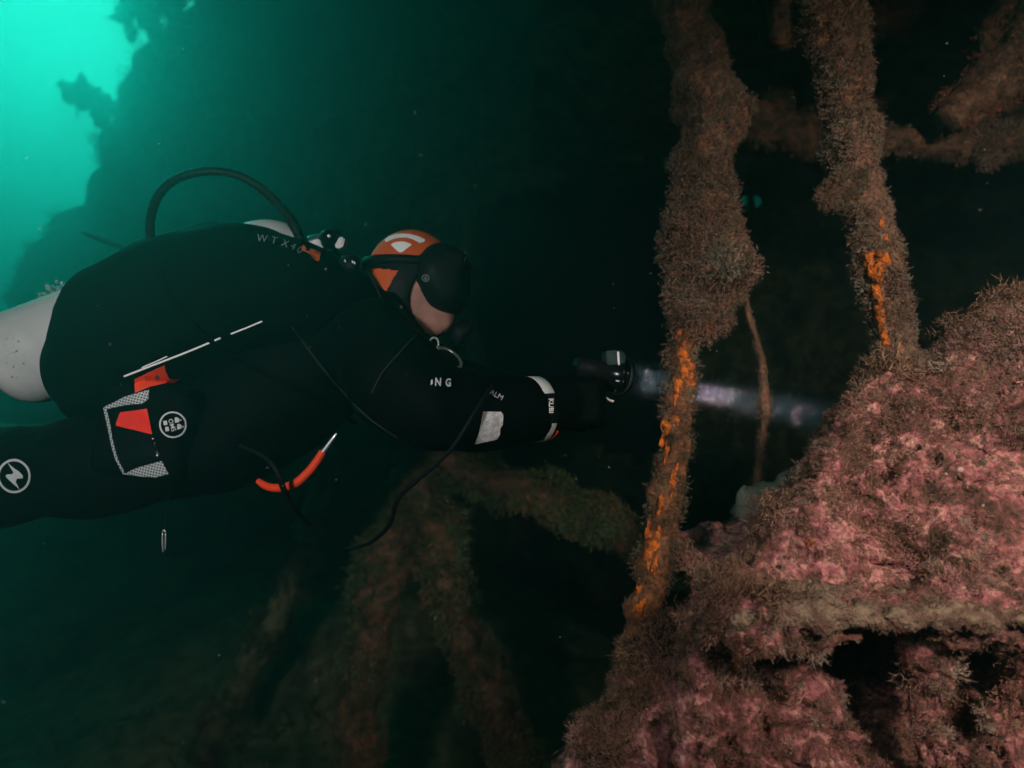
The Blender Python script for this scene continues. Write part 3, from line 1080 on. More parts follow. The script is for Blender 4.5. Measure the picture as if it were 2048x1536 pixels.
ledge = link('ledge', mesh_np('ledge', VL, QL), mat('silted_ledge', (0.25, 0.18, 0.125), 0.9, bump=1.0, bscale=170, col2=(0.12, 0.065, 0.048), vscale=38), block)
ledge['label'] = 'silt covered flange running across the block'
gl = link('growth', scatter(VL, QL, 6000, (0.003, 0.009), [(0.18, 0.12, 0.085), (0.26, 0.19, 0.13), (0.22, 0.11, 0.09), (0.24, 0.17, 0.12)], 52, up=0.2, keep=lambda c, nrm: 0.55 + 0.6 * (c[:, 0] > P(1700, 0, 1.0)[0])), GROW, ledge, smooth=False)
gl['kind'] = 'stuff'


def keep3(c, nrm):
    m = fbm(c, 9.0, 3, 0.6, 44.0)
    hi_ = np.clip((c[:, 2] - P(0, 900, 1.1)[2]) * 3, 0, 1)
    ledge_ = np.abs(c[:, 2] - zL - 0.02) < 0.035
    back = np.where(c[:, 1] > 1.45, 0.1, 1.0)
    inv = np.clip(1.15 - c[:, 1], 0, 1)
    return np.clip(0.45 + 1.5 * m + 0.5 * hi_, 0.04, 1.6) * np.where(ledge_, 0.15, 1) * back


growth(block, V3, Q3, 21000, (0.006, 0.017), PAL_WALL, 33, keep=keep3, up=0.2, tint_scale=7.0)
growth(block, V3, Q3, 18000, (0.0035, 0.009), PAL_WALL, 36, up=0.1, templates=TUFTS_S, tint_scale=10.0)
upk = lambda c, nrm: np.clip((c[:, 2] - P(0, 960, 1.1)[2]) * 6, 0, 1) * np.clip(fbm(c, 8.0, 2, 0.5, 12.0) + 0.45, 0, 1) * (c[:, 1] < 1.3)
growth(block, V3, Q3, 3600, (0.010, 0.021), [(0.10, 0.062, 0.045), (0.17, 0.10, 0.075), (0.22, 0.125, 0.10), (0.26, 0.15, 0.13), (0.18, 0.12, 0.085)], 43, keep=upk, up=0.25, tint_scale=9.0)
clumpk = lambda c, nrm: np.clip(fbm(c, 7.0, 2, 0.5, 71.0) + 0.15, 0.02, 1) * (nrm[:, 1] < 0.5) * (c[:, 1] < 1.3)
growth(block, V3, Q3, 1400, (0.011, 0.026), [(0.13, 0.085, 0.06), (0.22, 0.13, 0.10), (0.30, 0.22, 0.17), (0.30, 0.14, 0.13), (0.36, 0.26, 0.20)], 41, keep=clumpk, up=0.15, templates=TUFTS_B, tint_scale=20.0)
topk = lambda c, nrm: np.clip(0.06 - np.abs(c[:, 2] - np.interp(c[:, 0], [q[0] for q in op[4:27]], [q[1] for q in op[4:27]])), 0, 1) * (c[:, 1] < 1.3)
growth(block, V3, Q3, 420, (0.022, 0.05), PAL_WALL[1:4], 38, keep=topk, up=0.35, tint_scale=7.0, templates=TUFTS_B)
sponge(block, b3, [(1846, 1148, 9, 6, 0), (1945, 1134, 5, 10, 20), (1472, 1328, 12, 9, 40), (1668, 1222, 10, 7, 0), (1690, 1262, 12, 6, -20), (1725, 1238, 26, 6, 5), (1620, 1085, 8, 6, 0)], 3, thick=0.005)
# ---- pale stone behind it
G, lo = grid(P(1430, 1130, 1.30), P(1640, 920, 1.30) + np.array([0, 0.25, 0]), 0.006)
G[..., 1] -= 0.0
c = P(1530, 1030, 1.52)
f = smin(sd_ell(G, P(1515, 1040, 1.40), (0.055, 0.06, 0.085), 0.45), sd_ell(G, P(1555, 1000, 1.40), (0.05, 0.05, 0.05), 0.5), 0.02) + 0.018 * fbm(G, 18, 4, 0.55, 2)
V4, Q4 = surface_nets(f.astype(np.float32), lo, 0.006)
st = link('stone', mesh_np('stone', V4, Q4), ROCKM)
tag(st, 'pale grey stone lodged behind the sloping edge of the pink block', 'stone')

# ---- kelp hanging on the hull edge, dim against the light
kelp_mesh = []
for k in range(4):
    rng = np.random.default_rng(70 + k)
    m_ = 14
    t = np.linspace(0, 1, m_)
    w = 0.20 * np.sin(np.pi * np.clip(t * 0.95 + 0.04, 0, 1)) ** 0.7 * (1 + 0.25 * np.sin(t * 19 + k))
    yy = 0.14 * np.sin(t * 3 + k)
    L_ = np.stack([-w, yy + 0.02 * np.sin(t * 23), -t * 0.9 + 0.1 * t * t], 1)
    C_ = np.stack([0 * w, yy, -t * 0.9 + 0.1 * t * t], 1)
    R_ = np.stack([w, yy - 0.02 * np.sin(t * 21), -t * 0.9 + 0.1 * t * t], 1)
    V = np.stack([L_, C_, R_], 1).reshape(-1, 3)
    Qk = [(3 * i_ + j_, 3 * i_ + j_ + 1, 3 * i_ + j_ + 4, 3 * i_ + j_ + 3) for i_ in range(m_ - 1) for j_ in (0, 1)]
    me = mesh_np('frond', V, np.array(Qk))
    me.materials.append(KELPM)
    kelp_mesh.append(me)


def kelp(px, py, Y, nf, s, spread, label, seed, lean=0.0):
    rng = np.random.default_rng(seed)
    root = empty('kelp', tuple(P(px, py, Y)))
    tag(root, label, 'kelp', 'kelp plants hanging from the hull edge')
    for k in range(nf):
        o = bpy.data.objects.new('frond', kelp_mesh[k % 4])
        COL.objects.link(o)
        o.parent = root
        o.location = rng.normal(size=3) * s * 0.12
        o.rotation_euler = (rng.normal() * 0.5, lean + rng.normal() * spread, rng.uniform(0, 6.28))
        q = s * rng.uniform(0.5, 1.1)
        o.scale = (q * 1.3, q, q)
        sm_ = o.modifiers.new('thickness', 'SOLIDIFY')
        sm_.thickness = 0.006


kelp(300, -60, 9.0, 34, 0.75, 1.0, 'leafy kelp clump at the very top of the hull edge', 1)
kelp(262, 22, 9.0, 20, 0.45, 1.2, 'kelp clump just below the top of the hull edge', 2, 0.5)
kelp(175, 182, 8.8, 18, 0.50, 0.55, 'drooping kelp clump sticking out from the hull edge further down', 3, 0.5)
hz_r = hose('drifting_stem', [(160, 463, 2), (185, 472, 5), (230, 490, 6), (290, 515, 6), (360, 550, 6)], KELPM, None, 3.2)
tag(hz_r, 'slim dark stem drifting above the diver, behind the black wing', 'seaweed')

# ================================================================== THE DIVER
# ---- body: one continuous surface grown from a distance field
def cones(G, chain, k, f=None):
    pts = [(P(a[0], a[1], a[3]), M(a[2], a[3])) for a in chain]
    for (a, ra), (b, rb) in zip(pts[:-1], pts[1:]):
        d = sd_cone(G, a, b, ra, rb)
        f = d if f is None else smin(f, d, k)
    return f


YC = 1.42
h = 0.0085
lo = [P(-520, 0, 1.6)[0], 1.0, P(0, 1080, 1.42)[2] - 0.08]
hi = [P(1235, 0, YC)[0], 1.78, P(0, 440, YC)[2]]
G, lo = grid(lo, hi, h)
f = cones(G, [(735, 610, 72, YC), (660, 690, 118, YC), (540, 790, 122, YC), (440, 860, 112, YC)], 0.08)
f = smin(f, cones(G, [(765, 640, 66, YC), (800, 610, 58, YC)], 0.05), 0.05)                                  # neck
f = smin(f, cones(G, [(440, 890, 92, 1.34), (200, 930, 92, 1.32), (-20, 955, 88, 1.32), (-150, 965, 80, 1.34), (-330, 870, 62, 1.42), (-480, 800, 48, 1.5)], 0.06), 0.06)
f = smin(f, cones(G, [(430, 890, 92, 1.52), (200, 925, 88, 1.55), (-40, 940, 84, 1.56), (-150, 945, 76, 1.56), (-330, 850, 58, 1.6)], 0.06), 0.06)
near_arm = [(745, 690, 92, 1.30), (800, 765, 90, 1.22), (872, 815, 72, 1.17), (960, 826, 64, 1.20), (1030, 822, 58, 1.245), (1075, 818, 56, 1.275)]
f = smin(f, cones(G, near_arm, 0.05), 0.05)
f = smin(f, cones(G, [(770, 690, 80, 1.56), (860, 770, 70, 1.60), (960, 800, 60, 1.58), (1060, 800, 52, 1.52)], 0.05), 0.05)
# gloved hands, fingers closed round the torch handle
hand = [(1085, 816, 46, 1.285), (1120, 806, 44, 1.31), (1150, 792, 38, 1.33)]
f = smin(f, cones(G, hand, 0.03), 0.03)
h2 = [(1075, 805, 44, 1.51), (1110, 806, 40, 1.48), (1140, 806, 34, 1.45)]
f = smin(f, cones(G, h2, 0.03), 0.03)


def finger(f, pts, k=0.010):
    q = None
    for a, b in zip(pts[:-1], pts[1:]):
        d = sd_cone(G, P(a[0], a[1], a[3]), P(b[0], b[1], b[3]), M(a[2], a[3]), M(b[2], b[3]))
        q = d if q is None else smin(q, d, 0.006)
    return smin(f, q, k)


for k, (yy, ln) in enumerate(((770, 40), (792, 46), (814, 44), (835, 36))):
    f = finger(f, [(1150, yy + 6, 14, 1.31), (1172 + ln * 0.4, yy, 13, 1.295), (1180 + ln * 0.5, yy + 6, 12, 1.335), (1165 + ln * 0.2, yy + 10, 11, 1.36)])
f = finger(f, [(1120, 775, 16, 1.32), (1150, 752, 15, 1.33), (1180, 745, 13, 1.345)])
for k, (yy, ln) in enumerate(((785, 30), (806, 36), (826, 34), (845, 28))):
    f = finger(f, [(1135, yy + 4, 13, 1.46), (1160 + ln * 0.4, yy, 12, 1.44), (1166 + ln * 0.4, yy + 6, 11, 1.41), (1150, yy + 9, 10, 1.39)])
f = finger(f, [(1110, 780, 15, 1.47), (1138, 765, 13, 1.44), (1160, 764, 12, 1.42)])
# head: skull, jaw, cheek, chin, nose, lips
hd = sd_ell(G, P(828, 560, YC), (0.088, 0.075, 0.098), 0.15)
hd = smin(hd, cones(G, [(835, 590, 52, YC), (862, 632, 34, YC), (868, 640, 30, YC)], 0.03), 0.03)
hd = smin(hd, sd_ell(G, P(880, 600, YC), (0.035, 0.045, 0.05), 0.2), 0.02)
hd = smin(hd, sd_cone(G, P(905, 575, YC), P(918, 608, YC), 0.010, 0.015), 0.015)
hd = smin(hd, sd_cone(G, P(888, 644, YC - 0.02), P(888, 644, YC + 0.02), 0.016, 0.016), 0.008)
hd = smin(hd, sd_ell(G, P(866, 656, YC), (0.020, 0.024, 0.016), 0.6), 0.012)
for sgn in (-1, 1):
    hd = smin(hd, sd_ell(G, P(812, 575, YC) + np.array([0, sgn * 0.074, 0]), (0.016, 0.01, 0.026)), 0.008)
f = smin(f, hd, 0.03)
f = f + 0.0035 * fbm(G[::2, ::2, ::2], 16, 3, 0.5, 4).repeat(2, 0).repeat(2, 1).repeat(2, 2)[:G.shape[0], :G.shape[1], :G.shape[2]] * (hd > 0.02)
VB, QB = surface_nets(f.astype(np.float32), lo, h)
me = mesh_np('person', VB, QB)
person = link('person', me, [SUIT, SKIN])
tag(person, 'scuba diver in black drysuit and orange hood swimming right with arms stretched forward', 'person')
cen = VB[QB].mean(1)
cpx = cen[:, 0] / cen[:, 1] * F + 1024
cpy = 768 - (cen[:, 2] - CZ) / cen[:, 1] * F
face = (sd_poly(np.c_[cpx, cpy], [(770, 440), (960, 440), (960, 700), (895, 662), (862, 672), (838, 652), (815, 610), (770, 560)]) < 0) & (np.abs(cen[:, 1] - YC) < 0.11)
me.polygons.foreach_set('material_index', face.astype(np.int32))
me.update()
bB = bvh_of(VB, QB)

# ---- hood
h = 0.0032
G, lo = grid(P(700, 720, YC) - np.array([0, 0.13, 0]), P(960, 440, YC) + np.array([0, 0.13, 0]), h)
hs = sd_ell(G, P(822, 558, YC), (0.098, 0.086, 0.106), 0.15)
hs = smin(hs, cones(G, [(815, 580, 62, YC), (842, 625, 46, YC), (850, 648, 36, YC)], 0.03), 0.03)
hs = smin(hs, cones(G, [(800, 600, 66, YC), (765, 645, 74, YC)], 0.04), 0.04)
cut = sd_cone(G, P(905, 560, YC - 0.2), P(905, 560, YC + 0.2), M(64, YC), M(64, YC))
cut = np.minimum(cut, sd_cone(G, P(896, 600, YC - 0.2), P(896, 600, YC + 0.2), M(72, YC), M(72, YC)))
cut = np.minimum(cut, sd_cone(G, P(902, 645, YC - 0.2), P(902, 645, YC + 0.2), M(56, YC), M(56, YC)))
hs = np.maximum(hs, -(cut - 0.0))
VH, QH = surface_nets(hs.astype(np.float32), lo, h)
me = mesh_np('hood', VH, QH)
hood = link('hood', me, [RUBBER, ORANGE], person)
cen = VH[QH].mean(1)
yn = YC - np.abs(cen[:, 1] - YC)          # both cheeks carry the same panels
cpx = cen[:, 0] / yn * F + 1024
cpy = 768 - (cen[:, 2] - CZ) / yn * F
orange = (sd_poly(np.c_[cpx, cpy], [(700, 430), (960, 430), (925, 484), (890, 492), (862, 500), (832, 512), (806, 526), (772, 524), (752, 516), (735, 508), (700, 500)]) < 0) | \
         (sd_poly(np.c_[cpx, cpy], [(738, 536), (765, 538), (795, 541), (784, 562), (772, 584), (760, 570), (748, 552)]) < 0)
me.polygons.foreach_set('material_index', orange.astype(np.int32))
me.update()
hood['label'] = 'orange topped neoprene hood with white emblem'
bH = bvh_of(VH, QH)


def z3(x, y):                      # pixels of the enlarged head view
    return (680 + x / 6.827, 430 + y / 6.827)


arc_o = [z3(x, y) for x, y in ((612, 350), (660, 305), (740, 272), (850, 260), (960, 268), (1070, 300), (1158, 342), (1150, 372), (1085, 390))]
arc_i = [z3(x, y) for x, y in ((1040, 362), (980, 335), (900, 315), (800, 318), (710, 342), (640, 378))]
lay('emblem', poly_bm([arc_o + arc_i], 4), bH, 0.0016, WHITE, hood)
lay('emblem', poly_bm([[z3(x, y) for x, y in ((695, 410), (740, 382), (800, 370), (860, 368), (930, 385), (982, 410), (860, 505), (825, 518), (795, 505))]], 4), bH, 0.0016, WHITE, hood)

# ---- mask
G, lo = grid(P(790, 670, YC) - np.array([0, 0.13, 0]), P(960, 460, YC) + np.array([0, 0.13, 0]), 0.004)
mk = sd_ell(G, P(878, 552, YC), (0.066, 0.098, 0.070), 0.2)
mk = smin(mk, sd_ell(G, P(890, 588, YC), (0.050, 0.075, 0.050), 0.2), 0.03)
mk = smin(mk, sd_box(G, P(908, 560, YC), (0.020, 0.082, 0.055), 0.016, 0.25), 0.02)
hollow = sd_ell(G, P(832, 575, YC), (0.070, 0.074, 0.085))
mk = np.maximum(mk, -hollow)
Vm, Qm = surface_nets(mk.astype(np.float32), lo, 0.004)
mask = link('mask', mesh_np('mask', Vm, Qm), RUBBER, person)
bM = bvh_of(Vm, Qm)
G, lo = grid(P(885, 640, YC) - np.array([0, 0.1, 0]), P(965, 480, YC) + np.array([0, 0.1, 0]), 0.004)
ln_ = sd_box(G, P(925, 563, YC), (0.006, 0.072, 0.048), 0.005, 0.25)
Vl, Ql = surface_nets(ln_.astype(np.float32), lo, 0.004)
link('lens', mesh_np('lens', Vl, Ql), GLOSS, mask)
lay('buckle_ring', ring_bm(852, 556, 5.5, 7.2, 28), bM, 0.002, DULL, mask)
lay('buckle_ring', poly_bm([[(849, 559), (852, 551), (855, 559)]], 5), bM, 0.002, DULL, mask)
# strap round the hood
a = np.linspace(0, 2 * np.pi, 64, endpoint=False)
c0 = P(818, 533, YC)
ring = np.stack([c0[0] + 0.100 * np.cos(a), c0[1] + 0.089 * np.sin(a), c0[2] - 0.004 * np.cos(a) + 0.0 * a], 1)
Vs, Qs = [], []
for k in range(64):
    d_ = np.array([np.cos(a[k]), np.sin(a[k]), 0])
    for s_, z_o in ((1.004, -0.009), (1.004, 0.009), (0.985, 0.009), (0.985, -0.009)):
        p_ = c0 + (ring[k] - c0) * s_
        Vs.append(p_ + np.array([0, 0, z_o]))
    for q_ in range(4):
        k2 = (k + 1) % 64
        Qs.append((4 * k + q_, 4 * k + (q_ + 1) % 4, 4 * k2 + (q_ + 1) % 4, 4 * k2 + q_))
link('strap', mesh_np('strap', np.array(Vs), np.array(Qs)), RUBBER, mask)

SEAM = mat('seam', (0.014, 0.022, 0.020), 0.6, spec=0.05)
# ---- suit trim: pocket, prints, piping, cuff
hose('collar_piping', [(733, 540, 1.2, 1.32), (744, 558, 1.8, 1.315), (754, 578, 2.0, 1.312), (764, 602, 1, 1.312)], SEAM, person)


def z6(x, y):
    return (190 + x / 5.69, 700 + y / 5.69)


h = 0.006
pc_ = [P(262, 800, 1.21), P(285, 930, 1.21)]
G, lo = grid(P(180, 990, 1.3) - np.array([0.02, 0.16, 0]), P(420, 740, 1.3) + np.array([0.02, 0.08, 0.02]), h)
pk = sd_box(G, P(300, 862, 1.25), (0.088, 0.045, 0.098), 0.03, 0.22) + 0.004 * fbm(G, 22, 2, 0.5, 6)
Vp, Qp = surface_nets(pk.astype(np.float32), lo, h)
pocket = link('thigh_pocket', mesh_np('thigh_pocket', Vp, Qp), SUIT, person)
pocket['label'] = 'black thigh pocket with pale netting trim and red patch'
bP = bvh_of(np.vstack([VB, Vp]), np.vstack([QB, Qp + len(VB)]))
lay('netting', poly_bm([[z6(*q) for q in ((105, 660), (150, 630), (350, 530), (620, 455), (615, 560), (540, 610), (350, 625), (150, 670))]]), bP, 0.0022, NET, pocket)
lay('netting', poly_bm([[z6(*q) for q in ((103, 662), (142, 672), (175, 820), (205, 1000), (265, 1230), (350, 1400), (330, 1410), (240, 1250), (190, 1080), (150, 880))]]), bP, 0.0022, NET, pocket)
lay('netting', poly_bm([[z6(*q) for q in ((330, 1405), (520, 1330), (765, 1262), (835, 1405), (700, 1445), (520, 1435))]]), bP, 0.0022, NET, pocket)
lay('red_patch', poly_bm([[z6(*q) for q in ((295, 705), (600, 668), (662, 960), (245, 860), (250, 820))]]), bP, 0.0026, RED, pocket)
lay('vinyl_window', poly_bm([[z6(*q) for q in ((300, 900), (480, 930), (690, 985), (745, 1240), (520, 1310), (345, 1375), (265, 1200), (235, 1040))]], 5), bP, 0.001, GLOSS, pocket, thick=0.004)
# round badge: ring, letters, two bells, two squares
badge = lay('round_badge', ring_bm(346, 849, 23.2, 26.5, 56), bP, 0.0022, REFLECT, pocket)
lay('round_badge', text_bm('OMS', 344.5, 850, 12.5, 74, 1.0, 0.01), bP, 0.0022, REFLECT, pocket)
for cx, cy in ((354.5, 840), (358.5, 853)):
    lay('round_badge', poly_bm([[(cx - 4, cy + 5), (cx - 4, cy - 5), (cx, cy - 6), (cx + 4, cy - 3), (cx + 5, cy), (cx + 4, cy + 3), (cx, cy + 5)]]), bP, 0.0022, REFLECT, pocket)
    lay('round_badge', poly_bm([[(cx + 6, cy - 1.5), (cx + 8, cy - 2), (cx + 8.5, cy + 1), (cx + 6.5, cy + 1.5)]]), bP, 0.0022, REFLECT, pocket)
for cx, cy in ((331.5, 846), (335, 858)):
    lay('round_badge', poly_bm([[(cx - 4, cy - 4), (cx + 3, cy - 5), (cx + 4.5, cy + 3.5), (cx - 3, cy + 4.5)]]), bP, 0.0022, REFLECT, pocket)
# thigh badge with a lightning shape
lay('thigh_badge', ring_bm(30, 952, 29, 33.5, 60), bP, 0.0022, REFLECT, person)
lay('thigh_badge', poly_bm([[(17, 926), (32, 938), (40, 943), (48, 951), (48, 956), (36, 957), (33, 963), (41, 978), (27, 966), (19, 959), (13, 953), (14, 949), (26, 948), (29, 945)]]), bP, 0.0022, REFLECT, person)
# chest letters
lay('chest_letters', text_bm('N', 876, 766, 22, 3, 0.75, 0.03), bP, 0.002, REFLECT, person)
lay('chest_letters', text_bm('G', 896, 767, 21, 3, 0.75, 0.03), bP, 0.002, REFLECT, person)
lay('chest_letters', poly_bm([[(862, 762), (865, 760), (866, 768), (862, 772)]]), bP, 0.002, REFLECT, person)
# forearm print and white cuff patch
lay('forearm_letters', text_bm('ALM', 992, 791, 15, 28, 1.0, 0.0), bP, 0.002, REFLECT, person)
cp = lay('cuff_patch', poly_bm([[(965, 823), (1001, 823.5), (1006, 829), (1005, 848), (999.7, 855), (999, 868.5), (992, 878), (949, 887), (957, 865.5)]], 5), bP, 0.0022,
         mat('worn_white', (0.66, 0.65, 0.66), 0.6, bump=0.4, bscale=300, var=0.35, vscale=120), person)
cp['label'] = 'worn white rectangle on the near cuff'
# faint seams and straps across the suit


def strap(name, pts, r, m, parent, bvh, off=0.0, n=40):
    rows = []
    med = None
    for x, y in spline(np.array(pts, float), n):
        loc, nor, d = ray_px(bvh, x, y)
        if loc is None:
            q = P(x, y, med or 1.25)
        else:
            q = np.array(loc) - np.array(d) * (off + M(r, loc.y) * 0.5)
            med = loc.y
        rows.append([*q, M(r, q[1])])
    R = np.array(rows)
    for _ in range(3):
        R[1:-1] = (R[:-2] + R[1:-1] + R[2:]) / 3
    V, Q = tube(R[::2], n, 8)
    return link(name, mesh_mixed(name, V, Q), m, parent)


# ---- cuff ring (two pale arcs, black between) round the wrist
ax0 = P(1030, 822, 1.245)
ax1 = P(1075, 818, 1.275)
A = (ax1 - ax0) / np.linalg.norm(ax1 - ax0)
ax_c = ax1 - A * 0.012
Uv = np.cross(A, [0, 0, 1.0])
Uv /= np.linalg.norm(Uv)
Wv = np.cross(Uv, A)
RR = M(66, 1.275)
Vs, Qs, mi = [], [], []
N_ = 96
for k in range(N_):
    t = 2 * np.pi * k / N_
    d_ = np.cos(t) * Uv + np.sin(t) * Wv
    for r_, s_ in ((0.93, -0.015), (1.0, -0.0125), (1.0, 0.0125), (0.93, 0.015)):
        Vs.append(ax_c + d_ * RR * r_ + A * s_)
for k in range(N_):
    k2 = (k + 1) % N_
    t = (360 * (k + 0.5) / N_) % 360
    for q_ in range(4):
        Qs.append((4 * k + q_, 4 * k2 + q_, 4 * k2 + (q_ + 1) % 4, 4 * k + (q_ + 1) % 4))
        mi.append(1 if (q_ == 1) else 0)
Vs, Qs = np.array(Vs), np.array(Qs)
cz = Vs[Qs].mean(1)
cpy = 768 - (cz[:, 2] - CZ) / cz[:, 1] * F
mi = np.array(mi) * (((cpy < 787) | (cpy > 846)))
me = mesh_np('cuff_ring', Vs, Qs)
cuff = link('cuff_ring', me, [GLOSS, REFLECT], person)
me.polygons.foreach_set('material_index', mi.astype(np.int32))
me.update()
cuff['label'] = 'black glove ring with two pale arcs and lettering'
bC = bvh_of(Vs, Qs)
lay('ring_letters', text_bm('KUBI', 1099.5, 812, 13, 90, 1.0, 0.012), bC, 0.004, WHITE, cuff)
Vt, Qt = tube([[*(ax1 + A * 0.012 + (np.cos(t) * Uv + np.sin(t) * Wv) * RR * 0.96), 0.002] for t in np.linspace(-1.45, -0.75, 12)], 24, 8)
link('red_seal', mesh_mixed('red_seal', Vt, Qt), RED, cuff)

# ---- cylinder on the back
tank = empty('scuba_cylinder', tuple(P(50, 720, YC)))
tag(tank, 'white scuffed steel scuba cylinder lying along the back of the diver', 'scuba tank')
a0, a1 = P(42, 718, YC + 0.02), P(640, 497, YC + 0.02)
A = (a1 - a0) / np.linalg.norm(a1 - a0)
L = np.linalg.norm(a1 - a0)
R = M(97, YC)
prof = [(-0.035, 0.0), (-0.034, 0.45), (-0.028, 0.72), (-0.012, 0.92), (0.012, 1.0), (0.05, 1.0), (0.3 * L, 1.0), (0.60 * L, 1.0), (0.78 * L, 1.0), (0.86 * L, 0.95), (0.92 * L, 0.78), (0.96 * L, 0.5), (0.985 * L, 0.28), (1.0 * L, 0.22), (1.02 * L, 0.22)]
Uv = np.cross(A, [0, 1.0, 0])
Uv /= np.linalg.norm(Uv)
Wv = np.cross(A, Uv)
pr = spline(np.array(prof), 60)
V, Q = [], []
for s_, r_ in pr:
    for k in range(48):
        t = 2 * np.pi * k / 48
        V.append(a0 + A * s_ + (np.cos(t) * Uv + np.sin(t) * Wv) * max(r_, 0.002) * R)
for i_ in range(59):
    for k in range(48):
        k2 = (k + 1) % 48
        Q.append((i_ * 48 + k, i_ * 48 + k2, i_ * 48 + 48 + k2, i_ * 48 + 48 + k))
V, Q = np.array(V), np.array(Q)
link('shell', mesh_np('shell', V, Q), TANKW, tank)
bT = bvh_of(V, Q)
rng = np.random.default_rng(5)
for k in range(18):
    cx, cy = 20 + rng.normal() * 8 + (k % 5) * 4, 712 + rng.normal() * 26
    w_, h_ = rng.uniform(0.5, 2.0), rng.uniform(0.5, 2.4)
    lay('scuff', poly_bm([[(cx - w_, cy), (cx - w_ * .3, cy - h_), (cx + w_, cy - h_ * .4), (cx + w_ * .7, cy + h_), (cx - w_ * .5, cy + h_ * .7)]]), bT, 0.0008, SCUFF, tank)
# valve and knob
Vt, Qt = tube(px_rows([(622, 490, 18), (635, 486, 18), (650, 482, 15), (662, 479, 13)], YC), 16, 16)
valve = link('valve', mesh_mixed('valve', Vt, Qt), STEEL, tank)
Vt, Qt = tube([[*P(660, 478, YC - 0.035), 0.014], [*P(660, 478, YC - 0.033), 0.020], [*P(660, 478, YC - 0.010), 0.022], [*P(660, 478, YC + 0.01), 0.020]], 14, 24, 0.10, 90)
kn = link('knob', mesh_mixed('knob', Vt, Qt), RUBBER, tank)
Vt, Qt = tube([[*P(658, 472, YC - 0.039), 0.004], [*P(658, 472, YC - 0.033), 0.004]], 6, 12)
link('knob_screw', mesh_mixed('knob_screw', Vt, Qt), CHROME, kn)


def slab(name, poly, Y, thick, m, parent):
    bm = bmesh.new()
    f_ = bm.faces.new([bm.verts.new(P(x, y, Y)) for x, y in poly])
    r_ = bmesh.ops.extrude_face_region(bm, geom=[f_])
    for v in r_['geom']:
        if isinstance(v, bmesh.types.BMVert):
            v.co.y += thick
    bmesh.ops.recalc_face_normals(bm, faces=bm.faces[:])
    bmesh.ops.bevel(bm, geom=bm.edges[:], offset=min(0.002, thick / 4), segments=2, affect='EDGES')
    me_ = bpy.data.meshes.new(name)
    bm.to_mesh(me_)
    bm.free()
    return link(name, me_, m, parent, smooth=False)


def z7(x, y):
    return (480 + x / 8.533, 430 + y / 8.533)


WT = mat('white_plastic', (0.62, 0.64, 0.64), 0.45, var=0.3, vscale=60)
slab('white_clip', [z7(*q) for q in ((1125, 480), (1290, 410), (1365, 415), (1375, 490), (1435, 590), (1390, 610))], 1.37, 0.03, WT, tank)
slab('white_clip', [z7(*q) for q in ((1690, 365), (1770, 385), (1785, 440), (1755, 470), (1765, 530), (1660, 575), (1605, 520), (1650, 450))], 1.38, 0.03, WT, tank)

# ---- wing
h = 0.0085
G, lo = grid([P(40, 0, 1.5)[0], 1.04, P(0, 860, 1.4)[2]], [P(760, 0, 1.4)[0], 1.78, P(0, 430, 1.45)[2]], h)
w1 = cones(G, [(200, 735, 100, 1.30), (268, 655, 118, 1.28), (370, 600, 112, 1.27), (480, 575, 103, 1.28), (590, 590, 86, 1.30), (680, 610, 62, 1.33)], 0.07)
w1 = smin(w1, cones(G, [(230, 640, 60, 1.36), (320, 560, 66, 1.36), (440, 526, 64, 1.37), (530, 535, 62, 1.37), (610, 560, 52, 1.38), (690, 580, 40, 1.38)], 0.06), 0.06)
w2 = cones(G, [(190, 740, 80, 1.56), (270, 650, 90, 1.57), (380, 580, 76, 1.58), (500, 560, 70, 1.57), (600, 590, 66, 1.56)], 0.07)
w3 = cones(G, [(180, 790, 60, 1.42), (330, 720, 80, 1.42), (500, 660, 80, 1.42), (640, 640, 70, 1.42)], 0.07)
tk = sd_cone(G, a0 - A * 0.1, a1 - A * 0.07, R + 0.004, R + 0.004)
wf = smin(smin(w1, w2, 0.05), w3, 0.05)
wf = np.maximum(wf, -tk)
wf = wf + 0.0035 * fbm(G[::2, ::2, ::2], 11, 3, 0.5, 14).repeat(2, 0).repeat(2, 1).repeat(2, 2)[:G.shape[0], :G.shape[1], :G.shape[2]]
VW, QW = surface_nets(wf.astype(np.float32), lo, h)
wing = empty('buoyancy_wing', tuple(P(380, 640, 1.35)))
tag(wing, 'swollen black buoyancy wing strapped over the white cylinder', 'buoyancy wing')
link('bladder', mesh_np('bladder', VW, QW), WINGM, wing)
bW = bvh_of(VW, QW)
allV = np.vstack([VB, Vp, VW])
allQ = np.vstack([QB, Qp + len(VB), QW + len(VB) + len(Vp)])
bA = bvh_of(allV, allQ)
PALE = mat('pale_teal_print', (0.22, 0.27, 0.27), 0.6)
for ch, cx, cy, an in (('W', 524, 479, 8), ('T', 548, 483, 13), ('X', 570, 489, 22), ('4', 586, 495, 30), ('0', 599, 502, 34)):
    lay('wing_letters', text_bm(ch, cx, cy, 20, an, 1.0, 0.0), bA, 0.002, DULL if ch in '40' else PALE, wing)
lay('orange_letters', poly_bm([[z7(*q) for q in ((1055, 560), (1080, 535), (1120, 580), (1110, 625), (1160, 640), (1200, 590), (1260, 610), (1370, 670), (1335, 800), (1290, 795), (1180, 690), (1100, 640), (1060, 630))]], 5), bA, 0.003, ORANGE, wing)
for q in (((1265, 640), (1365, 692), (1360, 705), (1262, 655)), ((1190, 690), (1290, 760), (1280, 772), (1185, 700))):
    lay('orange_letters_gap', poly_bm([[z7(*t) for t in q]], 5), bA, 0.0042, WINGM, wing)
TABP = mat('tab_print', (0.45, 0.02, 0.01), 0.6)
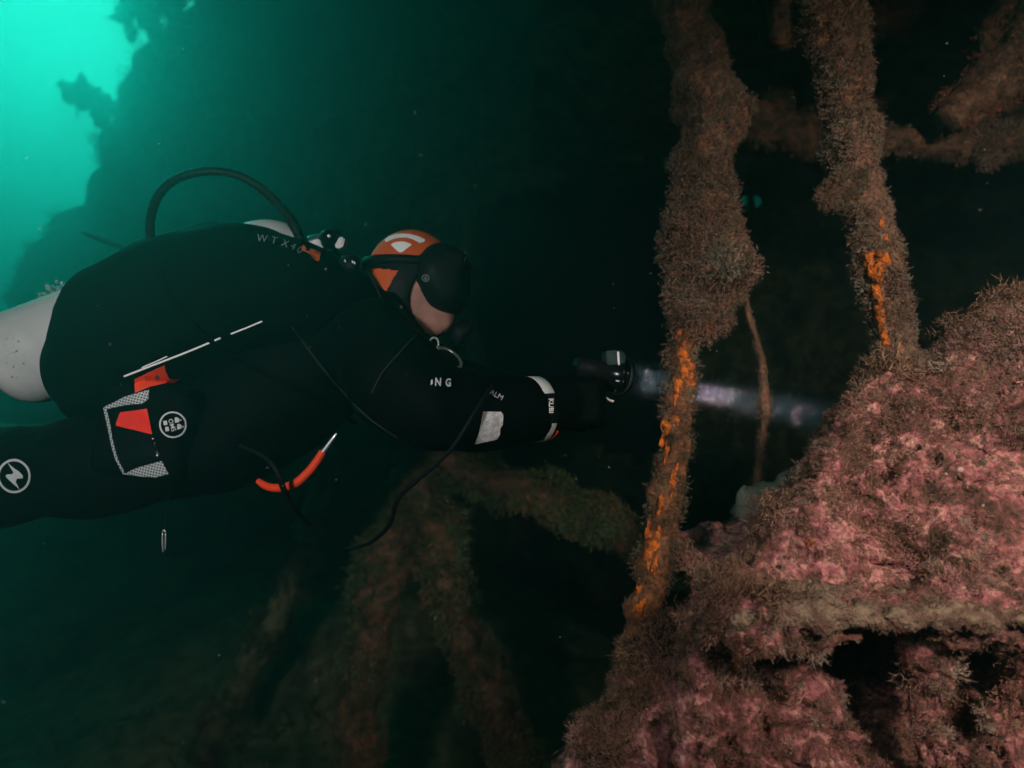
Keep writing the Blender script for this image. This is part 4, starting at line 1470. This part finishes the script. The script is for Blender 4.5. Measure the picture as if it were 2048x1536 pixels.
rl = lay('red_tab', poly_bm([[z6(*q) for q in ((445, 320), (790, 160), (800, 230), (840, 310), (900, 325), (970, 310), (900, 360), (780, 395), (620, 430), (465, 490))]]), bA, 0.0028, REDO, pocket)
for (cx, cy, w_, h_) in ((292, 758, 2.2, 9), (298, 757, 1.4, 8), (303, 756, 1.2, 7)):
    lay('red_tab_print', poly_bm([[(cx - w_ / 2, cy - h_), (cx + w_ / 2, cy - h_ - 1), (cx + w_ / 2 + 1, cy + h_ - 1), (cx - w_ / 2 + 1, cy + h_)]]), bA, 0.0042, TABP, pocket)
for dx, dy in ((0, -3), (3, 0), (0, 3), (-3, 0)):
    lay('red_tab_print', ring_bm(314 + dx, 752 + dy, 0.3, 2.2, 10), bA, 0.0042, SCUFF, pocket)
# white piping lines across the flank
strap('piping', [(248, 753), (300, 733), (380, 702), (446, 674)], 2.1, WHITE, wing, bA, 0.004)
strap('piping', [(462, 668), (495, 655), (526, 642)], 1.8, WHITE, wing, bA)
strap('piping', [(284, 735), (310, 724), (336, 712)], 1.3, WHITE, wing, bA)

# ---- hoses, straps and loose gear (each could be unclipped)
arc = [(318, 540, 8.5, 1.24), (303, 490, 8.5, 1.26), (301, 440, 8.5, 1.29), (318, 390, 8.5, 1.32), (356, 357, 8.5, 1.35), (415, 343, 8.5, 1.37), (478, 352, 8.5, 1.38), (530, 383, 9, 1.39), (572, 427, 9.5, 1.39), (595, 465, 10, 1.39), (607, 492, 10, 1.39), (640, 520, 9, 1.39)]
R_ = spline(np.array(px_rows(arc)), 170)
R_[:, 3] *= 1 + 0.05 * np.sin(np.arange(170) * 1.6)
V, Q = tube(R_, 170, 14)
o = link('inflator_hose', mesh_mixed('inflator_hose', V, Q), RUBBER)
tag(o, 'black corrugated hose arching above the back of the diver', 'hose')
o = strap('low_pressure_hose', [(318, 540), (345, 600), (420, 680), (520, 740), (620, 790), (720, 850)], 6, WINGM, None, bA, 0.004, 60)
tag(o, 'black rubber hose running down across the flank of the diver', 'hose')
o = strap('shoulder_strap', [(585, 655), (640, 730), (700, 800), (745, 842), (800, 878)], 2.4, SEAM, None, bA, 0.001, 50)
tag(o, 'dim strap crossing the ribs towards the elbow', 'strap')
o = strap('harness_strap', [(832, 672), (800, 705), (765, 745), (742, 790)], 2.4, SEAM, None, bA, 0.001, 40)
tag(o, 'dim strap dropping from under the chin of the diver', 'strap')
o = hose('torch_cable', [(985, 772, 4, 1.14), (955, 815, 4, 1.10), (925, 865, 4.2, 1.09), (890, 912, 4.2, 1.1), (835, 960, 4.5, 1.12), (795, 1000, 5, 1.15), (778, 1050, 5, 1.18), (740, 1085, 4, 1.24), (690, 1100, 4, 1.3)], RUBBER)
tag(o, 'thin black cable looping from the cuff below the arm', 'cable')
o = hose('drysuit_hose', [(480, 890, 4, 1.22), (530, 915, 5, 1.2), (555, 945, 6, 1.19), (566, 975, 6, 1.2), (585, 1015, 6, 1.24), (620, 1050, 4, 1.3)], RUBBER)
tag(o, 'black hose passing in front of the orange tube', 'hose')
root = empty('orange_tube', tuple(P(600, 960, 1.24)))
tag(root, 'bright orange bent tube with silver tip hanging under the diver', 'tube')
hose('sleeve', [(516, 962, 6, 1.27), (535, 973, 8, 1.26), (562, 976, 8.5, 1.25), (592, 966, 9, 1.24), (616, 945, 9, 1.24), (634, 922, 8.5, 1.24), (646, 903, 8, 1.24)], REDO, root)
hose('tip', [(645, 905, 4.4, 1.24), (656, 890, 4, 1.24), (668, 874, 3.2, 1.24), (673, 867, 1.5, 1.24)], CHROME, root)
root = empty('weight_clip', tuple(P(328, 1085, 1.25)))
tag(root, 'pair of small bright steel pins below the thigh', 'clip')
hose('pin', [(325, 1066, 1.6), (325, 1085, 1.8), (326, 1104, 1.2)], CHROME, root, 1.25, 12, 8)
hose('pin', [(331, 1066, 1.4), (331, 1085, 1.6), (330, 1100, 1.0)], CHROME, root, 1.25, 12, 8)
hose('bridge', [(325, 1064, 1.5), (328, 1060, 1.5), (331, 1064, 1.5)], CHROME, root, 1.25, 12, 8)
hose('cord', [(328, 1062, 1.2, 1.25), (332, 1030, 1.2, 1.26), (338, 985, 1.2, 1.28)], RUBBER, root, 1.25, 16, 6)

# ---- regulators and chest hardware
reg = empty('regulator', tuple(P(915, 655, YC)))
tag(reg, 'black regulator held in the mouth of the diver', 'regulator')
Vt, Qt = tube([[*P(893, 652, YC), 0.010], [*P(905, 657, YC), 0.014], [*P(912, 661, YC), 0.028], [*P(928, 669, YC), 0.031], [*P(935, 673, YC), 0.024]], 24, 28)
link('second_stage', mesh_mixed('second_stage', Vt, Qt), RUBBER, reg)
hose('hose', [(925, 668, 8, 1.46), (900, 720, 8, 1.52), (840, 720, 8, 1.56), (780, 650, 8, 1.56), (700, 560, 8, 1.5), (665, 500, 8, 1.45)], RUBBER, reg)
bk = empty('backup_regulator', tuple(P(893, 712, 1.27)))
tag(bk, 'spare regulator with chrome bezel hanging below the chin', 'regulator')
ax = np.array([0.55, -0.45, 0.70])
ax /= np.linalg.norm(ax)
cc = P(897, 716, 1.30)
Vt, Qt = tube([[*(cc - ax * 0.030), 0.018], [*(cc - ax * 0.022), 0.028], [*(cc - ax * 0.004), 0.031], [*(cc), 0.030]], 16, 26)
link('body', mesh_mixed('body', Vt, Qt), RUBBER, bk)
u_ = np.cross(ax, [0, 1, 0.0])
u_ /= np.linalg.norm(u_)
w_ = np.cross(ax, u_)
ringp = [[*(cc + (np.cos(t) * u_ + np.sin(t) * w_) * 0.029), 0.0035] for t in np.linspace(0, 2 * np.pi, 40)]
Vt, Qt = tube(ringp, 60, 10)
link('bezel', mesh_mixed('bezel', Vt, Qt), CHROME, bk)
sn = empty('bolt_snap', tuple(P(866, 712, 1.24)))
tag(sn, 'small chrome snap hook hanging on the chest above the pale letters', 'clip')
ringp = [[*(P(868, 686, 1.24) + np.array([0.008 * math.cos(t), 0.004 * math.cos(t), 0.010 * math.sin(t)])), 0.002] for t in np.linspace(0, 2 * np.pi, 24)]
Vt, Qt = tube(ringp, 40, 8)
link('eye', mesh_mixed('eye', Vt, Qt), CHROME, sn)
hose('shank', [(866, 694, 2.6), (865, 705, 3), (865, 718, 2.2), (865, 728, 2)], CHROME, sn, 1.24, 20, 8)
hose('hook', [(865, 728, 2), (864, 738, 2), (867, 744, 1.8), (873, 748, 1.4)], CHROME, sn, 1.24, 20, 8)
hose('gate', [(873, 700, 1.6), (873, 710, 2), (871, 718, 1.6)], CHROME, sn, 1.24, 14, 8)
for x_, y_ in ((877, 690), (875, 696), (870, 716)):
    hose('stud', [(x_ - 1, y_ - 1, 1.6), (x_ + 1, y_ + 1, 1.6)], CHROME, sn, 1.235, 5, 8)
dr = empty('valve_knob', tuple(P(700, 525, 1.31)))
tag(dr, 'black ribbed inflation valve with tiny bright studs beside the neck', 'valve')
Vt, Qt = tube([[*P(698, 530, 1.33), 0.020], [*P(700, 528, 1.305), 0.021], [*P(702, 527, 1.29), 0.018], [*P(702, 525, 1.283), 0.010]], 18, 24, 0.05, 60)
link('cap', mesh_mixed('cap', Vt, Qt), RUBBER, dr)
for x_, y_ in ((690, 522), (705, 524), (709, 526)):
    hose('stud', [(x_ - 1, y_ - 3, 1.3), (x_ + 1, y_ + 2, 1.5)], CHROME, dr, 1.280, 6, 8)

# ---- dive torch in the hands, with its lit beam
TC = P(1246, 752, 1.375)
TD = P(1660, 836, 1.72) - TC
TD /= np.linalg.norm(TD)
torch = empty('dive_torch', tuple(TC))
tag(torch, 'black dive torch with steel collar shining a beam to the right', 'torch')


def lathe(name, prof, m, parent, seg=32, origin=TC, axis=TD):
    u = np.cross(axis, [0, 1.0, 0])
    u /= np.linalg.norm(u)
    w = np.cross(axis, u)
    V, Q = [], []
    for s_, r_ in prof:
        for k in range(seg):
            t = 2 * np.pi * k / seg
            V.append(origin + axis * s_ + (np.cos(t) * u + np.sin(t) * w) * r_)
    for i_ in range(len(prof) - 1):
        for k in range(seg):
            k2 = (k + 1) % seg
            Q.append((i_ * seg + k, i_ * seg + seg + k, i_ * seg + seg + k2, i_ * seg + k2))
    return link(name, mesh_np(name, np.array(V), np.array(Q)), m, parent, smooth=True)


head = lathe('head', [(-0.004, 0.030), (0.004, 0.0315), (0.004, 0.036), (-0.002, 0.038), (-0.018, 0.038), (-0.020, 0.035), (-0.024, 0.038), (-0.030, 0.038), (-0.034, 0.030), (-0.050, 0.022), (-0.050, 0.001)], GLOSS, torch)
EM = bpy.data.materials.new('lit_lens')
EM.use_nodes = True
EM.node_tree.nodes['Principled BSDF'].inputs['Emission Color'].default_value = (0.85, 0.9, 1, 1)
EM.node_tree.nodes['Principled BSDF'].inputs['Emission Strength'].default_value = 3
lathe('lens', [(-0.003, 0.0295), (-0.002, 0.015), (-0.001, 0.001)], EM, torch)
lathe('collar', [(-0.012, 0.0395), (-0.010, 0.0410), (-0.006, 0.0410), (-0.004, 0.0395)], mat('brushed_steel', (0.5, 0.52, 0.52), 0.28, metal=1.0), torch)
lathe('body', [(-0.050, 0.021), (-0.080, 0.021), (-0.120, 0.019), (-0.124, 0.001)], RUBBER, torch, 24)
hose('handle', [(1190, 760, 8, 1.36), (1192, 800, 9, 1.35), (1188, 845, 9, 1.35), (1170, 860, 7, 1.35)], RUBBER, torch)
slab('bracket', [(1212, 702), (1240, 700), (1252, 706), (1251, 728), (1214, 730)], 1.335, 0.07, mat('torch_cap', (0.03, 0.05, 0.05), 0.5, spec=0.03), torch)
slab('bracket_stripe', [(1234, 703), (1238.5, 703), (1240, 730), (1236, 730)], 1.331, 0.003, WHITE, torch)
slab('bezel_glint', [(1212, 792), (1220, 799), (1230, 801), (1226, 805), (1216, 801)], 1.345, 0.006, CHROME, torch)  # bright chrome sliver put in as a glint on the torch bezel
slab('index_mark', [(1231, 760), (1248, 762), (1248, 764.5), (1231, 762.5)], 1.331, 0.004, REFLECT, torch)
sp = bpy.data.lights.new('torch_beam', 'SPOT')
sp.energy = 1500
sp.color = (1.0, 0.70, 0.84)
sp.spot_size = math.radians(8)
sp.spot_blend = 0.6
sp.shadow_soft_size = 0.024
so = bpy.data.objects.new('torch_beam', sp)
so.location = tuple(TC + TD * 0.006)
so.rotation_euler = Vector(-TD).to_track_quat('Z', 'Y').to_euler()
COL.objects.link(so)

# ---- bubbles breaking out above the cylinder
bub = bpy.data.materials.new('bubble')
bub.use_nodes = True
nb = bub.node_tree
nb.nodes.remove(nb.nodes['Principled BSDF'])
gl_ = nb.nodes.new('ShaderNodeBsdfGlossy')
gl_.inputs['Roughness'].default_value = 0.05
tr_ = nb.nodes.new('ShaderNodeBsdfTransparent')
lw = nb.nodes.new('ShaderNodeLayerWeight')
lw.inputs[0].default_value = 0.72
ms = nb.nodes.new('ShaderNodeMixShader')
nb.links.new(lw.outputs['Facing'], ms.inputs[0])
nb.links.new(tr_.outputs[0], ms.inputs[1])
nb.links.new(gl_.outputs[0], ms.inputs[2])
df_ = nb.nodes.new('ShaderNodeBsdfDiffuse')
df_.inputs[0].default_value = (0.75, 0.9, 0.9, 1)
m2_ = nb.nodes.new('ShaderNodeMixShader')
m2_.inputs[0].default_value = 0.3
nb.links.new(ms.outputs[0], m2_.inputs[1])
nb.links.new(df_.outputs[0], m2_.inputs[2])
nb.links.new(m2_.outputs[0], nb.nodes['Material Output'].inputs['Surface'])
bm = bmesh.new()
bmesh.ops.create_icosphere(bm, subdivisions=3, radius=1.0)
sph = bpy.data.meshes.new('bubble')
bm.to_mesh(sph)
bm.free()
sph.polygons.foreach_set('use_smooth', np.ones(len(sph.polygons), dtype=bool))
sph.materials.append(bub)
rng = np.random.default_rng(12)
spots = []
for k in range(34):
    t = rng.random()
    cx = 50 + 75 * t + rng.normal() * 9
    cy = 624 - 50 * t + rng.normal() * 9 - (8 if t > .6 else 0)
    spots.append((cx, cy, rng.uniform(1.6, 5.5)))
for k, (cx, cy, r_) in enumerate(spots):
    Yk = 1.55 + 0.06 * rng.random()
    o = bpy.data.objects.new('bubble', sph)
    COL.objects.link(o)
    o.location = P(cx, cy, Yk)
    s_ = M(r_, Yk)
    o.scale = (s_ * 1.15, s_ * 1.1, s_ * 0.85)
    tag(o, 'small silvery air bubble rising in the cluster behind the white cylinder', 'bubble', 'air bubbles above the cylinder')

# ---- drifting particles, thickest where the torch lights them up
bm = bmesh.new()
bmesh.ops.create_icosphere(bm, subdivisions=0 + 1, radius=1.0)
tv = np.array([v.co[:] for v in bm.verts])
tf = np.array([[v.index for v in f_.verts] for f_ in bm.faces])
bm.free()
pts, rad = [], []
for k in range(2600):
    s_ = rng.random() ** 0.7 * 0.62 + 0.004
    rr = (0.029 + s_ * math.tan(math.radians(5.2))) * math.sqrt(rng.random())
    t = rng.uniform(0, 6.283)
    u = np.cross(TD, [0, 0, 1.0])
    u /= np.linalg.norm(u)
    w = np.cross(TD, u)
    pts.append(TC + TD * s_ + (math.cos(t) * u + math.sin(t) * w) * rr)
    rad.append(rng.uniform(0.00012, 0.00027) * (1.6 if rng.random() < 0.06 else 1))
for k in range(700):
    Yk = rng.uniform(0.7, 4.0)
    pts.append(P(rng.uniform(-100, 2150), rng.uniform(-60, 1600), Yk))
    rad.append(rng.uniform(0.0003, 0.0007) * (0.6 + 0.4 * Yk))
pts, rad = np.array(pts), np.array(rad)
V = (tv[None] * rad[:, None, None] + pts[:, None]).reshape(-1, 3)
T_ = (tf[None] + (np.arange(len(pts)) * len(tv))[:, None, None]).reshape(-1, 3)
o = link('marine_snow', mesh_np('marine_snow', V, T_), SNOWM, None, smooth=False)
tag(o, 'fine pale specks drifting in the water and sparkling in the torch beam', 'particles', kind='stuff')
